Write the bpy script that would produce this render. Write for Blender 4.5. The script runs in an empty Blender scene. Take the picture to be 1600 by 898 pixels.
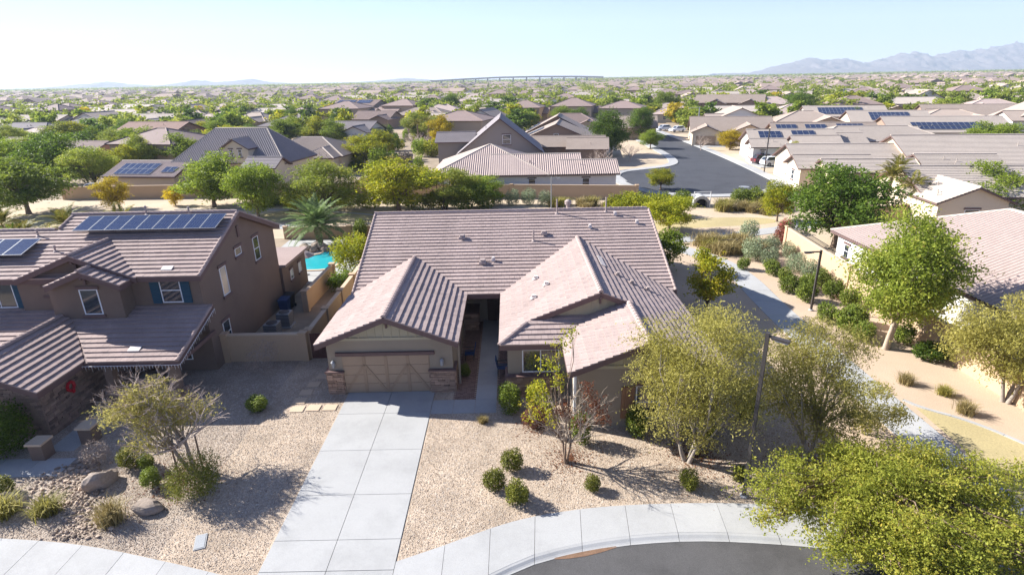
import bpy, bmesh, math, random
import numpy as np
from mathutils import Vector, Matrix, Euler

random.seed(7)
RNG = np.random.default_rng(11)
S = bpy.context.scene
COL = S.collection
PI = math.pi
R = math.radians

# ------------------------------------------------------------------ camera
CAM_H = 15.7
cam_d = bpy.data.cameras.new('camera')
cam = bpy.data.objects.new('camera', cam_d)
COL.objects.link(cam)
cam_d.lens = 20.0
cam_d.sensor_width = 36.0
cam_d.clip_start = 0.1
cam_d.clip_end = 40000.0
pitch, roll = R(20.2), R(1.15)
cam.location = (0, 0, CAM_H)
cam.rotation_euler = (Matrix.Rotation(R(90) - pitch, 3, 'X') @ Matrix.Rotation(-roll, 3, 'Z')).to_euler()
S.camera = cam

# ------------------------------------------------------------------ sky, sun, exposure
SUN_EL, SUN_AZ = R(31.5), R(-69.0)          # azimuth from +Y towards +X
W = bpy.data.worlds.new('World')
S.world = W
W.use_nodes = True
wn = W.node_tree
for n in list(wn.nodes):
    wn.nodes.remove(n)
sky = wn.nodes.new('ShaderNodeTexSky')
sky.sky_type = 'NISHITA'
sky.sun_disc = False
sky.sun_elevation = SUN_EL
sky.sun_rotation = SUN_AZ
sky.altitude = 1200
sky.air_density = 0.8
sky.dust_density = 0.05
sky.ozone_density = 3.0
bg = wn.nodes.new('ShaderNodeBackground')
bg.inputs['Strength'].default_value = 0.062
wo = wn.nodes.new('ShaderNodeOutputWorld')
tint = wn.nodes.new('ShaderNodeMix')            # a cool white balance, as the camera had
tint.data_type = 'RGBA'
tint.blend_type = 'MULTIPLY'
tint.inputs[0].default_value = 1.0
tint.inputs[7].default_value = (0.95, 0.90, 1.12, 1)
wn.links.new(sky.outputs[0], tint.inputs[6])
wn.links.new(tint.outputs[2], bg.inputs[0])
wn.links.new(bg.outputs[0], wo.inputs[0])

sun_d = bpy.data.lights.new('sun', 'SUN')
sun = bpy.data.objects.new('sun', sun_d)
COL.objects.link(sun)
sun_d.energy = 5.0
sun_d.angle = R(0.53)
sun_d.color = (1.0, 0.972, 0.93)
sd = Vector((math.sin(SUN_AZ) * math.cos(SUN_EL), math.cos(SUN_AZ) * math.cos(SUN_EL), math.sin(SUN_EL)))
sun.rotation_euler = sd.to_track_quat('Z', 'Y').to_euler()
sun.location = sd * 60

S.view_settings.view_transform = 'Standard'
S.view_settings.look = 'None'
S.view_settings.gamma = 1.0
S.view_settings.exposure = 1.55
S.view_settings.use_curve_mapping = False
S.render.engine = 'CYCLES'
S.cycles.use_denoising = True
S.cycles.max_bounces = 6
S.cycles.diffuse_bounces = 2
S.cycles.glossy_bounces = 3
S.cycles.transmission_bounces = 4
S.cycles.transparent_max_bounces = 8
S.cycles.volume_bounces = 0

# ------------------------------------------------------------------ helpers
def tag(o, label=None, cat=None, group=None, kind=None):
    if label: o['label'] = label
    if cat: o['category'] = cat
    if group: o['group'] = group
    if kind: o['kind'] = kind
    return o

def empty(name, loc=(0, 0, 0), rz=0.0, parent=None):
    o = bpy.data.objects.new(name, None)
    COL.objects.link(o)
    o.location = loc
    o.rotation_euler = (0, 0, rz)
    o.empty_display_size = 0.2
    if parent: o.parent = parent
    return o

def link(name, me, parent=None, loc=None, rot=None, scale=None):
    o = bpy.data.objects.new(name, me)
    COL.objects.link(o)
    if parent: o.parent = parent
    if loc is not None: o.location = loc
    if rot is not None: o.rotation_euler = rot
    if scale is not None: o.scale = scale if hasattr(scale, '__len__') else (scale,) * 3
    return o

def copy_tree(o, parent=None):
    c = o.copy()
    COL.objects.link(c)
    c.parent = parent
    for ch in o.children:
        copy_tree(ch, c)
    return c

class MB:
    """collects polygons; build() links them as ONE mesh object"""
    def __init__(self):
        self.v, self.f = [], []
    def poly(self, pts):
        k = len(self.v)
        self.v += [tuple(p) for p in pts]
        self.f.append(tuple(range(k, k + len(pts))))
        return self
    def box(self, x0, x1, y0, y1, z0, z1):
        return self.prism([(x0, y0), (x1, y0), (x1, y1), (x0, y1)], z0, z1)
    def prism(self, outline, z0, z1):
        n = len(outline)
        k = len(self.v)
        self.v += [(p[0], p[1], z0) for p in outline] + [(p[0], p[1], z1) for p in outline]
        self.f.append(tuple(range(k + n - 1, k - 1, -1)))
        self.f.append(tuple(range(k + n, k + 2 * n)))
        for i in range(n):
            j = (i + 1) % n
            self.f.append((k + i, k + j, k + n + j, k + n + i))
        return self
    def extrude(self, pts, d):
        """closed slab: polygon pts (3D) and its copy moved by d"""
        n = len(pts)
        k = len(self.v)
        self.v += [tuple(p) for p in pts] + [(p[0] + d[0], p[1] + d[1], p[2] + d[2]) for p in pts]
        self.f.append(tuple(range(k, k + n)))
        self.f.append(tuple(range(k + 2 * n - 1, k + n - 1, -1)))
        for i in range(n):
            j = (i + 1) % n
            self.f.append((k + j, k + i, k + n + i, k + n + j))
        return self
    def bar(self, p0, p1, w, h, up=(0, 0, 1)):
        p0, p1 = Vector(p0), Vector(p1)
        d = (p1 - p0).normalized()
        s = d.cross(Vector(up))
        if s.length < 1e-5: s = d.cross(Vector((0, 1, 0)))
        s.normalize()
        u = s.cross(d).normalized()
        c = [p0 + s * (a * w / 2) + u * (b * h / 2) for a, b in ((-1, -1), (1, -1), (1, 1), (-1, 1))]
        return self.extrude(c, p1 - p0)
    def tube(self, pts, rad, n=6, cap=True):
        pts = [Vector(p) for p in pts]
        k = len(self.v)
        for i, p in enumerate(pts):
            d = (pts[min(i + 1, len(pts) - 1)] - pts[max(i - 1, 0)]).normalized()
            a = d.cross(Vector((0.13, 0.31, 0.94)))
            if a.length < 0.2: a = d.cross(Vector((1, 0, 0)))
            a.normalize()
            b = d.cross(a)
            r = rad[i] if hasattr(rad, '__len__') else rad
            for j in range(n):
                t = 2 * PI * j / n
                self.v.append(tuple(p + a * (math.cos(t) * r) + b * (math.sin(t) * r)))
        for i in range(len(pts) - 1):
            for j in range(n):
                j2 = (j + 1) % n
                self.f.append((k + i * n + j, k + i * n + j2, k + (i + 1) * n + j2, k + (i + 1) * n + j))
        if cap:
            self.f.append(tuple(range(k + n - 1, k - 1, -1)))
            e = k + (len(pts) - 1) * n
            self.f.append(tuple(range(e, e + n)))
        return self
    def lathe(self, prof, n=12, c=(0, 0, 0)):
        k = len(self.v)
        for r, z in prof:
            for j in range(n):
                t = 2 * PI * j / n
                self.v.append((c[0] + r * math.cos(t), c[1] + r * math.sin(t), c[2] + z))
        for i in range(len(prof) - 1):
            for j in range(n):
                j2 = (j + 1) % n
                self.f.append((k + i * n + j, k + i * n + j2, k + (i + 1) * n + j2, k + (i + 1) * n + j))
        self.f.append(tuple(range(k + n - 1, k - 1, -1)))
        e = k + (len(prof) - 1) * n
        self.f.append(tuple(range(e, e + n)))
        return self
    def mesh(self, name, mat=None, smooth=False):
        me = bpy.data.meshes.new(name)
        me.from_pydata(self.v, [], self.f)
        if mat: me.materials.append(mat)
        if smooth: me.polygons.foreach_set('use_smooth', [True] * len(me.polygons))
        me.update()
        return me
    def build(self, name, mat=None, parent=None, smooth=False, loc=None, rot=None):
        return link(name, self.mesh(name, mat, smooth), parent, loc, rot)

# ------------------------------------------------------------------ materials
def nodes_of(name):
    m = bpy.data.materials.new(name)
    m.use_nodes = True
    nt = m.node_tree
    b = nt.nodes['Principled BSDF']
    return m, nt, b

def rgb(c): return (c[0], c[1], c[2], 1.0)

def mixc(nt, fac, a, b, mode='MIX'):
    n = nt.nodes.new('ShaderNodeMix')
    n.data_type = 'RGBA'
    n.blend_type = mode
    for sock, val in ((n.inputs[0], fac), (n.inputs[6], a), (n.inputs[7], b)):
        if isinstance(val, (int, float)): sock.default_value = val
        elif isinstance(val, tuple): sock.default_value = rgb(val)
        else: nt.links.new(val, sock)
    return n.outputs[2]

def ramp(nt, fac, stops):
    n = nt.nodes.new('ShaderNodeValToRGB')
    cr = n.color_ramp
    while len(cr.elements) < len(stops): cr.elements.new(0.5)
    for e, (p, c) in zip(cr.elements, stops):
        e.position = p
        e.color = rgb(c) if hasattr(c, '__len__') else (c, c, c, 1)
    nt.links.new(fac, n.inputs[0])
    return n.outputs[0]

def noise(nt, co, scale, detail=4, rough=0.6):
    n = nt.nodes.new('ShaderNodeTexNoise')
    n.inputs['Scale'].default_value = scale
    n.inputs['Detail'].default_value = detail
    n.inputs['Roughness'].default_value = rough
    nt.links.new(co, n.inputs['Vector'])
    return n.outputs[0]

def coords(nt, world=False):
    if world:
        return nt.nodes.new('ShaderNodeNewGeometry').outputs['Position']
    return nt.nodes.new('ShaderNodeTexCoord').outputs['Object']

def scl(c, k): return tuple(min(1, max(0, x * k)) for x in c)

def mat(name, col, rough=0.85, var=0.14, scale=2.5, fine=30, finevar=0.1, bump=0.15, spec=0.25, rnd=0.0, world=False, metal=0.0, island=0.0, stain=0.0):
    m, nt, b = nodes_of(name)
    co = coords(nt, world)
    c = mixc(nt, noise(nt, co, scale, 5), scl(col, 1 - var), scl(col, 1 + var))
    fn = noise(nt, co, fine, 3, 0.7)
    c = mixc(nt, 1.0, c, ramp(nt, fn, [(0.3, 1 - finevar), (0.7, 1 + finevar)]), 'MULTIPLY')
    if rnd:
        oi = nt.nodes.new('ShaderNodeObjectInfo')
        c = mixc(nt, 1.0, c, ramp(nt, oi.outputs['Random'], [(0, 1 - rnd), (1, 1.0)]), 'MULTIPLY')
    if island:                       # every loose piece of the mesh its own tone
        ge = nt.nodes.new('ShaderNodeNewGeometry')
        c = mixc(nt, 1.0, c, ramp(nt, ge.outputs['Random Per Island'], [(0, 1 - island), (0.15, 1 - island * .45), (0.85, 1.0), (1, 1 + island * .5)]), 'MULTIPLY')
    if stain:                        # blotches, drips and specks of dirt
        c = mixc(nt, 1.0, c, ramp(nt, noise(nt, co, 0.35, 8, 0.72), [(0.36, 1 - stain), (0.52, 1.0), (0.75, 1 + stain * .25)]), 'MULTIPLY')
        c = mixc(nt, 1.0, c, ramp(nt, noise(nt, co, 5.5, 6, 0.8), [(0.27, 1 - stain * 1.3), (0.40, 1.0)]), 'MULTIPLY')
    nt.links.new(c, b.inputs['Base Color'])
    b.inputs['Roughness'].default_value = rough
    b.inputs['Specular IOR Level'].default_value = spec
    b.inputs['Metallic'].default_value = metal
    if bump:
        bp = nt.nodes.new('ShaderNodeBump')
        bp.inputs['Strength'].default_value = bump
        bp.inputs['Distance'].default_value = 0.02
        nt.links.new(fn, bp.inputs['Height'])
        nt.links.new(bp.outputs[0], b.inputs['Normal'])
    return m

def gravel_mat(name, cols, cell=14.0, bump=0.7, patch=0.18):
    """cells of stone colour with relief, plus broad drift"""
    m, nt, b = nodes_of(name)
    co = coords(nt, True)
    vo = nt.nodes.new('ShaderNodeTexVoronoi')
    vo.inputs['Scale'].default_value = cell
    nt.links.new(co, vo.inputs['Vector'])
    sep = nt.nodes.new('ShaderNodeSeparateColor')
    nt.links.new(vo.outputs['Color'], sep.inputs[0])
    c = ramp(nt, sep.outputs[0], [(i / (len(cols) - 1), k) for i, k in enumerate(cols)])
    c = mixc(nt, 1.0, c, ramp(nt, noise(nt, co, 0.5, 6, 0.65), [(0.3, 1 - patch), (0.7, 1 + patch * 0.5)]), 'MULTIPLY')
    c = mixc(nt, 1.0, c, ramp(nt, vo.outputs['Distance'], [(0.25, 1.0), (0.8, 0.66)]), 'MULTIPLY')
    nt.links.new(c, b.inputs['Base Color'])
    b.inputs['Roughness'].default_value = 0.9
    b.inputs['Specular IOR Level'].default_value = 0.2
    bp = nt.nodes.new('ShaderNodeBump')
    bp.inputs['Strength'].default_value = bump
    bp.inputs['Distance'].default_value = 0.03
    bp.invert = True
    nt.links.new(vo.outputs['Distance'], bp.inputs['Height'])
    nt.links.new(bp.outputs[0], b.inputs['Normal'])
    return m

def leaf_mat(name, stops, trans=0.35, rnd=0.25):
    """stops: colours over the per-leaf random value; light passes through the leaves"""
    m = bpy.data.materials.new(name)
    m.use_nodes = True
    nt = m.node_tree
    nt.nodes.clear()
    out = nt.nodes.new('ShaderNodeOutputMaterial')
    at = nt.nodes.new('ShaderNodeAttribute')
    at.attribute_name = 'tint'
    c = ramp(nt, at.outputs['Fac'], stops)
    oi = nt.nodes.new('ShaderNodeObjectInfo')
    c = mixc(nt, 1.0, c, ramp(nt, oi.outputs['Random'], [(0, 1 - rnd), (1, 1 + rnd * 0.3)]), 'MULTIPLY')
    d = nt.nodes.new('ShaderNodeBsdfPrincipled')
    d.inputs['Roughness'].default_value = 0.6
    d.inputs['Specular IOR Level'].default_value = 0.25
    nt.links.new(c, d.inputs['Base Color'])
    t = nt.nodes.new('ShaderNodeBsdfTranslucent')
    nt.links.new(c, t.inputs['Color'])
    mx = nt.nodes.new('ShaderNodeMixShader')
    mx.inputs[0].default_value = trans
    nt.links.new(d.outputs[0], mx.inputs[1])
    nt.links.new(t.outputs[0], mx.inputs[2])
    nt.links.new(mx.outputs[0], out.inputs[0])
    return m

M = {}
M['tile'] = mat('roof_tile', (0.395, 0.305, 0.272), 0.8, 0.08, 0.8, 14, 0.12, 0.15, rnd=0.10, world=True, island=0.11, stain=0.07)
M['tile_left'] = mat('roof_tile_brown', (0.36, 0.27, 0.238), 0.8, 0.08, 0.8, 14, 0.12, 0.15, rnd=0.10, world=True, island=0.11, stain=0.07)
M['fascia'] = mat('fascia_brown', (0.14, 0.088, 0.078), 0.7, 0.1, 3, 30, 0.08, 0.05)
M['stucco'] = mat('stucco_taupe', (0.29, 0.24, 0.18), 0.92, 0.06, 0.8, 45, 0.08, 0.4, world=True, stain=0.1)
M['stucco_left'] = mat('stucco_brown', (0.185, 0.132, 0.10), 0.92, 0.07, 0.8, 45, 0.08, 0.4, world=True, stain=0.1)
M['board'] = mat('board_tan', (0.40, 0.35, 0.24), 0.8, 0.05, 2, 30, 0.05, 0.05)
M['garage'] = mat('garage_door_tan', (0.34, 0.245, 0.165), 0.6, 0.06, 2, 40, 0.06, 0.05)
M['garage_trim'] = mat('garage_brace', (0.295, 0.205, 0.135), 0.6, 0.05, 2, 40, 0.05, 0.05)
M['stone'] = mat('ledge_stone', (0.36, 0.24, 0.17), 0.9, 0.2, 4.5, 25, 0.2, 0.5, world=True, island=0.5)
M['stone_left'] = mat('ledge_stone_dark', (0.27, 0.19, 0.145), 0.9, 0.2, 4.5, 25, 0.2, 0.5, world=True, island=0.5)
M['concrete'] = mat('concrete', (0.385, 0.38, 0.365), 0.85, 0.06, 0.9, 30, 0.09, 0.15, rnd=0.06, world=True, stain=0.12)
M['concrete_path'] = mat('concrete_path', (0.40, 0.395, 0.38), 0.85, 0.07, 0.6, 30, 0.09, 0.15, rnd=0.07, world=True, stain=0.11)
M['asphalt'] = mat('asphalt', (0.092, 0.088, 0.086), 0.85, 0.2, 0.35, 60, 0.4, 0.5, world=True, stain=0.22)
M['asphalt_new'] = mat('asphalt_dark', (0.062, 0.064, 0.072), 0.8, 0.18, 0.10, 5, 0.2, 0.2, world=True, stain=0.2)
M['gravel'] = gravel_mat('gravel_tan', [(0.37, 0.27, 0.185), (0.56, 0.44, 0.325), (0.51, 0.39, 0.28), (0.65, 0.545, 0.425), (0.47, 0.35, 0.25)], 28, 0.5, .3)
M['gravel_left'] = gravel_mat('gravel_grey_tan', [(0.29, 0.22, 0.165), (0.48, 0.39, 0.305), (0.42, 0.33, 0.255), (0.57, 0.49, 0.40), (0.38, 0.29, 0.22)], 28, 0.5, .3)
M['dirt'] = mat('dirt_orange', (0.47, 0.355, 0.25), 0.95, 0.16, 0.35, 18, 0.16, 0.5, world=True)
M['dirt_path'] = mat('dirt_pale', (0.48, 0.38, 0.265), 0.95, 0.2, 0.25, 9, 0.15, 0.4, world=True)
M['drygrass'] = mat('dormant_turf', (0.40, 0.325, 0.165), 0.95, 0.28, 0.3, 12, 0.2, 0.5, world=True)
M['ground'] = mat('valley_floor', (0.30, 0.235, 0.165), 0.95, 0.3, 0.02, 0.4, 0.2, 0.1, world=True)
M['wall_tan'] = mat('block_wall_tan', (0.47, 0.335, 0.215), 0.92, 0.08, 0.6, 25, 0.07, 0.2, world=True)
M['wall_cap'] = mat('wall_cap', (0.52, 0.40, 0.28), 0.9, 0.08, 1, 20, 0.06, 0.1, world=True)
M['gate'] = mat('gate_rust', (0.10, 0.045, 0.035), 0.6, 0.15, 3, 30, 0.1, 0.1)
M['metal_dark'] = mat('bronze_metal', (0.05, 0.042, 0.038), 0.5, 0.08, 3, 20, 0.06, 0.03, spec=0.5)
M['metal_grey'] = mat('grey_metal', (0.30, 0.31, 0.32), 0.5, 0.08, 3, 20, 0.05, 0.03, spec=0.5, metal=0.3)
M['white'] = mat('white_paint', (0.75, 0.75, 0.74), 0.5, 0.04, 2, 20, 0.03, 0.0)
M['vent'] = mat('vent_tan', (0.36, 0.29, 0.26), 0.7, 0.08, 5, 20, 0.05, 0.0)
M['ventlight'] = mat('vent_pale', (0.62, 0.55, 0.50), 0.7, 0.08, 5, 20, 0.05, 0.0)
M['shutter_blue'] = mat('shutter_blue', (0.02, 0.065, 0.10), 0.6, 0.06, 3, 30, 0.05, 0.05)
M['shutter_wood'] = mat('shutter_wood', (0.26, 0.14, 0.075), 0.7, 0.12, 3, 30, 0.08, 0.05)
M['paver'] = mat('paver_brick', (0.30, 0.19, 0.15), 0.9, 0.1, 6, 20, 0.1, 0.2, rnd=0.35, world=True, island=0.35)
M['rock'] = mat('boulder', (0.36, 0.29, 0.235), 0.9, 0.25, 2, 12, 0.18, 0.6, rnd=0.3, world=True)
M['riverrock'] = mat('river_rock', (0.52, 0.40, 0.30), 0.85, 0.2, 3, 12, 0.12, 0.3, rnd=0.6, world=True)
M['bark'] = mat('bark', (0.22, 0.155, 0.11), 0.95, 0.25, 4, 25, 0.2, 0.6)
M['bark_pale'] = mat('bark_pale', (0.40, 0.32, 0.24), 0.95, 0.25, 4, 25, 0.2, 0.6)
M['bark_grey'] = mat('bark_grey', (0.30, 0.255, 0.21), 0.95, 0.25, 4, 25, 0.2, 0.6)
M['bark_dark'] = mat('bark_dark', (0.09, 0.065, 0.05), 0.95, 0.25, 4, 25, 0.2, 0.6)
M['twig_pale'] = mat('twig_pale', (0.52, 0.41, 0.33), 0.95, 0.2, 4, 25, 0.15, 0.0)
M['door'] = mat('entry_door', (0.09, 0.05, 0.035), 0.5, 0.1, 3, 20, 0.06, 0.05)
M['blueplastic'] = mat('blue_plastic', (0.015, 0.045, 0.13), 0.5, 0.05, 3, 20, 0.03, 0.0)
M['red'] = mat('red_bow', (0.45, 0.02, 0.03), 0.6, 0.1, 6, 20, 0.05, 0.0)
M['black'] = mat('black_rubber', (0.02, 0.02, 0.022), 0.6, 0.1, 4, 20, 0.05, 0.0)

def glass_mat(name, col, rough=0.06):
    m, nt, b = nodes_of(name)
    b.inputs['Base Color'].default_value = rgb(col)
    b.inputs['Roughness'].default_value = rough
    b.inputs['Specular IOR Level'].default_value = 1.0
    b.inputs['IOR'].default_value = 1.6
    return m
M['glass'] = glass_mat('window_glass', (0.03, 0.038, 0.045))
M['glass_blind'] = glass_mat('window_glass_blind', (0.35, 0.33, 0.29), 0.15)

def solar_mat():
    m, nt, b = nodes_of('solar_cells')
    co = coords(nt)
    br = nt.nodes.new('ShaderNodeTexBrick')
    br.offset = 0.0
    br.inputs['Color1'].default_value = (0.007, 0.014, 0.048, 1)
    br.inputs['Color2'].default_value = (0.009, 0.018, 0.058, 1)
    br.inputs['Mortar'].default_value = (0.05, 0.065, 0.11, 1)
    br.inputs['Scale'].default_value = 1.0
    br.inputs['Brick Width'].default_value = 0.166
    br.inputs['Row Height'].default_value = 0.166
    br.inputs['Mortar Size'].default_value = 0.012
    nt.links.new(co, br.inputs['Vector'])
    nt.links.new(br.outputs[0], b.inputs['Base Color'])
    b.inputs['Roughness'].default_value = 0.18
    b.inputs['Specular IOR Level'].default_value = 0.6
    return m
M['solar'] = solar_mat()

def water_mat():
    m, nt, b = nodes_of('pool_water')
    co = coords(nt, True)
    c = mixc(nt, noise(nt, co, 0.6, 3), (0.015, 0.30, 0.34), (0.03, 0.42, 0.45))
    nt.links.new(c, b.inputs['Base Color'])
    b.inputs['Roughness'].default_value = 0.062
    bp = nt.nodes.new('ShaderNodeBump')
    bp.inputs['Strength'].default_value = 0.12
    nt.links.new(noise(nt, co, 5, 3), bp.inputs['Height'])
    nt.links.new(bp.outputs[0], b.inputs['Normal'])
    return m
M['water'] = water_mat()

# ------------------------------------------------------------------ ground sheets
def sheet(name, pts, z, m, kind='structure', parent=None):
    o = MB().poly([(p[0], p[1], z) for p in pts]).build(name, m, parent)
    if parent is None: tag(o, kind=kind)
    return o

def dens(poly, step):
    """resample a polyline"""
    out = []
    for a, b in zip(poly[:-1], poly[1:]):
        a, b = Vector(a), Vector(b)
        n = max(1, int((b - a).length / step))
        out += [a.lerp(b, i / n) for i in range(n)]
    return out + [Vector(poly[-1])]

def smooth(poly, n=2):
    for _ in range(n):
        q = [poly[0]]
        for a, b in zip(poly[:-1], poly[1:]):
            q += [(a[0] * .75 + b[0] * .25, a[1] * .75 + b[1] * .25), (a[0] * .25 + b[0] * .75, a[1] * .25 + b[1] * .75)]
        poly = q + [poly[-1]]
    return poly
# ================================================================== THE SETTING: ground, road, pavements
KERB = [(-70, 15.3), (-24, 15.0), (-19, 14.75), (-15, 14.2), (-12, 13.5), (-9, 12.6), (-6.5, 12.3), (-3.5, 12.95), (-2, 13.7), (-.19, 14.78), (.92, 15.3),
        (3.24, 15.84), (5.58, 16.05), (7.63, 16.0), (11, 15.6), (16, 14.6), (22, 13.4), (70, 12)]
INL = [(-70, 17.3), (-24, 17.0), (-19.25, 16.8), (-15.87, 16.4), (-12.59, 15.58), (-10.13, 14.9), (-8.87, 14.55)]
INR = [(-4.23, 15.3), (-2.49, 16.05), (-.18, 17.16), (2.31, 17.7), (4.83, 17.9), (8.57, 17.87), (12, 17.5), (17, 16.5), (22, 15.4), (70, 13.9)]
kerb_s = smooth(KERB, 2)
FAR = 7500
sheet('ground', [(p[0], p[1] + .75) for p in kerb_s] + [(FAR, 12), (FAR, FAR), (-FAR, FAR), (-FAR, 15.3)], -0.02, M['ground'])
sheet('road', [(-70, -12), (70, -12), (70, 18), (-70, 18)], -0.075, M['asphalt'])
sheet('ground_behind', [(-FAR, -400), (FAR, -400), (FAR, -12), (-FAR, -12)], -0.02, M['ground'])

def arclen(poly, step=None, n=None):
    pts = [Vector((p[0], p[1])) for p in poly]
    L = [0]
    for a, b in zip(pts[:-1], pts[1:]): L.append(L[-1] + (b - a).length)
    def at(t):
        d = t * L[-1]
        for i in range(len(pts) - 1):
            if d <= L[i + 1] + 1e-9:
                return pts[i].lerp(pts[i + 1], (d - L[i]) / max(1e-9, L[i + 1] - L[i]))
        return pts[-1]
    return at, L[-1]

def sub_kerb(x0, x1):
    k = [p for p in kerb_s if x0 < p[0] < x1]
    def y_at(x):
        for a, b in zip(kerb_s[:-1], kerb_s[1:]):
            if a[0] <= x <= b[0]: return a[1] + (b[1] - a[1]) * (x - a[0]) / (b[0] - a[0])
    return [(x0, y_at(x0))] + k + [(x1, y_at(x1))]

walk = tag(empty('sidewalk'), kind='structure')
kerbp = tag(empty('kerb'), kind='structure')
def pavement(inner, kx0, kx1, slab=1.78, t0=0.0, t1=1.0):
    inner = smooth(inner, 2)
    ai, li = arclen(inner)
    ko, lo = arclen(sub_kerb(kx0, kx1))
    n = int(li / slab)
    for i in range(n):
        ta, tb = i / n, (i + 1) / n
        if not (-30 < ai(ta).x < 30): continue
        g = 0.006 / slab * 1.0 / n * slab
        ta += 0.008 / li; tb -= 0.008 / li
        a, b, c, d = ai(ta), ai(tb), ko(tb), ko(ta)
        out_c, out_d = c.lerp(b, 0.36 / max(0.5, (c - b).length)), d.lerp(a, 0.36 / max(0.5, (d - a).length))
        m1, m2 = ai((ta + tb) / 2), ko((ta + tb) / 2)
        out_m = m2.lerp(m1, 0.36 / max(0.5, (m2 - m1).length))
        mb = MB().prism([out_d, out_m, out_c, b, m1, a], -0.1, 0.022 + random.uniform(-.002, .003))
        mb.build('slab', M['concrete_path'], walk)
        k = MB()
        o = [out_d, out_m, out_c]
        e = [d, m2, c]
        sec = [(0.0, 0.019), (0.3, 0.006), (0.62, -0.04), (0.8, -0.056), (1.0, -0.062)]
        for (f0, z0), (f1, z1) in zip(sec[:-1], sec[1:]):
            for q in range(2):
                p = lambda s, f: o[s].lerp(e[s], f)
                k.poly([(*p(q, f1), z1), (*p(q + 1, f1), z1), (*p(q + 1, f0), z0), (*p(q, f0), z0)])
        k.build('kerb_stone', M['concrete_path'], kerbp)
pavement(INL, -70, -8.87)
pavement(INR, -4.23, 70)

M['mud'] = mat('dried_mud', (0.20, 0.12, 0.075), 0.95, 0.3, 2, 15, 0.2, 0.3, world=True)
ks = [p for p in kerb_s if .9 < p[0] < 3.6]
MB().poly([(p[0], p[1] + .03, -0.056) for p in ks] + [(p[0] + .02, p[1] - .16 * math.sin(PI * i / (len(ks) - 1)) - .02, -0.066) for i, p in reversed(list(enumerate(ks)))]).build('gutter_dirt', M['mud'])
tag(bpy.data.objects['gutter_dirt'], kind='structure')
# driveway: slabs in two columns, the apron runs down to the road
drive = tag(empty('driveway'), kind='structure')
ys = [12.55, 14.95, 16.35, 18.75, 21.7, 24.7, 26.83]
xs = [(-8.86, -6.56), (-6.54, -4.24)]
for j in range(len(ys) - 1):
    for x0, x1 in xs:
        z0, z1 = (0.024, 0.024) if j else (-0.06, 0.02)
        mb = MB()
        p = [(x0, ys[j] + .01, z0), (x1, ys[j] + .01, z0), (x1, ys[j + 1] - .01, z1), (x0, ys[j + 1] - .01, z1)]
        mb.extrude(p, (0, 0, -0.12))
        mb.build('slab', M['concrete'], drive)

# front walk to the door, brick courts either side of it
fwalk = tag(empty('front_walk'), kind='structure')
for x0, x1 in ((-4.22, -3.12), (-3.1, -2.02), (-2.0, -0.92)):
    MB().box(x0, x1, 24.58, 25.85, -0.1, 0.022).build('slab', M['concrete'], fwalk)
for i in range(7):
    MB().box(-2.0, -0.92, 25.87 + i * 1.5, 25.87 + i * 1.5 + 1.485, -0.1, 0.023).build('slab', M['concrete'], fwalk)
court = tag(empty('paver_court'), kind='structure')
pav = MB().box(-0.095, 0.095, -0.046, 0.046, -0.03, 0.03).mesh('paver', M['paver'])
pst = MB()
for (xa, xb) in ((-3.2, -2.03), (-0.9, -0.32)):
    k = 0
    y = 25.9
    row = 0
    while y < 36:
        x = xa + 0.1 + (0.1 if row % 2 else 0)
        while x < xb - 0.05:
            if y < 28.3 and xa < -1:
                link('paver', pav, court, (x, y, -0.012 + random.uniform(0, .004)))
            else:
                pst.box(x - .095, x + .095, y - .046, y + .046, -0.03, 0.015 + random.uniform(0, .004))
            x += 0.2
        y += 0.1
        row += 1
tag(pst.build('paver_field', M['paver'], court), kind='stuff')

# gravel yards
gr = [(-12.8, 30.8), (-12.8, 15.66)] + [p for p in smooth(INL, 2) if p[0] > -12.7] + [(-8.87, 14.6), (-8.87, 27), (-4.23, 27), (-4.23, 15.3)] + [p for p in smooth(INR, 2) if -4.2 < p[0] < 13] + [(13.5, 17.3), (13.0, 26), (11.3, 34), (11.3, 50), (-12.2, 50), (-12.2, 30.8)]
sheet('gravel_yard', gr, -0.002, M['gravel'])
gl = [(-45, 30.8), (-45, 17.15)] + [p for p in smooth(INL, 2) if -44 < p[0] < -12.7] + [(-12.8, 15.66), (-12.8, 30.8)]
sheet('gravel_yard_neighbour', gl, -0.006, M['gravel_left'])

# greenbelt to the right of the house, with its concrete path
sheet('greenbelt_dirt', [(13.5, 17.3), (17, 16.5), (22, 15.4), (30, 14.9), (30, 26), (26, 60), (10, 60), (11.3, 50), (11.3, 34), (13.0, 26)], -0.004, M['dirt'])
M['turf'] = mat('green_turf', (0.085, 0.125, 0.035), 0.95, 0.35, 0.7, 14, 0.25, 0.5, world=True)
sheet('dry_turf', smooth([(19.9, 24.3), (21.6, 23.3), (22.6, 21.6), (24, 18), (24, 15.6), (19.6, 16.4), (19.7, 20), (19.9, 24.3)], 2), 0.001, M['drygrass'])
path = tag(empty('footpath'), kind='structure')
def strip_path(line, width, step, m, parent, z=0.022, name='slab'):
    at, L = arclen(smooth(line, 3))
    n = max(1, int(L / step))
    for i in range(n):
        pts = []
        for q in range(5):
            t = (i + 0.004 + q / 4 * 0.992) / n
            p = at(t); d = (at(min(1, t + .002)) - at(max(0, t - .002))).normalized()
            nn = Vector((-d.y, d.x))
            pts.append((p + nn * width / 2, p - nn * width / 2))
        MB().prism([a[1] for a in pts] + [a[0] for a in reversed(pts)], -0.08, z + random.uniform(-.003, .003)).build(name, m, parent)
strip_path([(18.4, 16.6), (18.5, 22), (18.45, 30), (18.6, 38), (19.1, 44), (18.6, 48.5), (16.4, 52.5), (14.6, 54.2)], 2.05, 2.4, M['concrete_path'], path)
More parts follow.
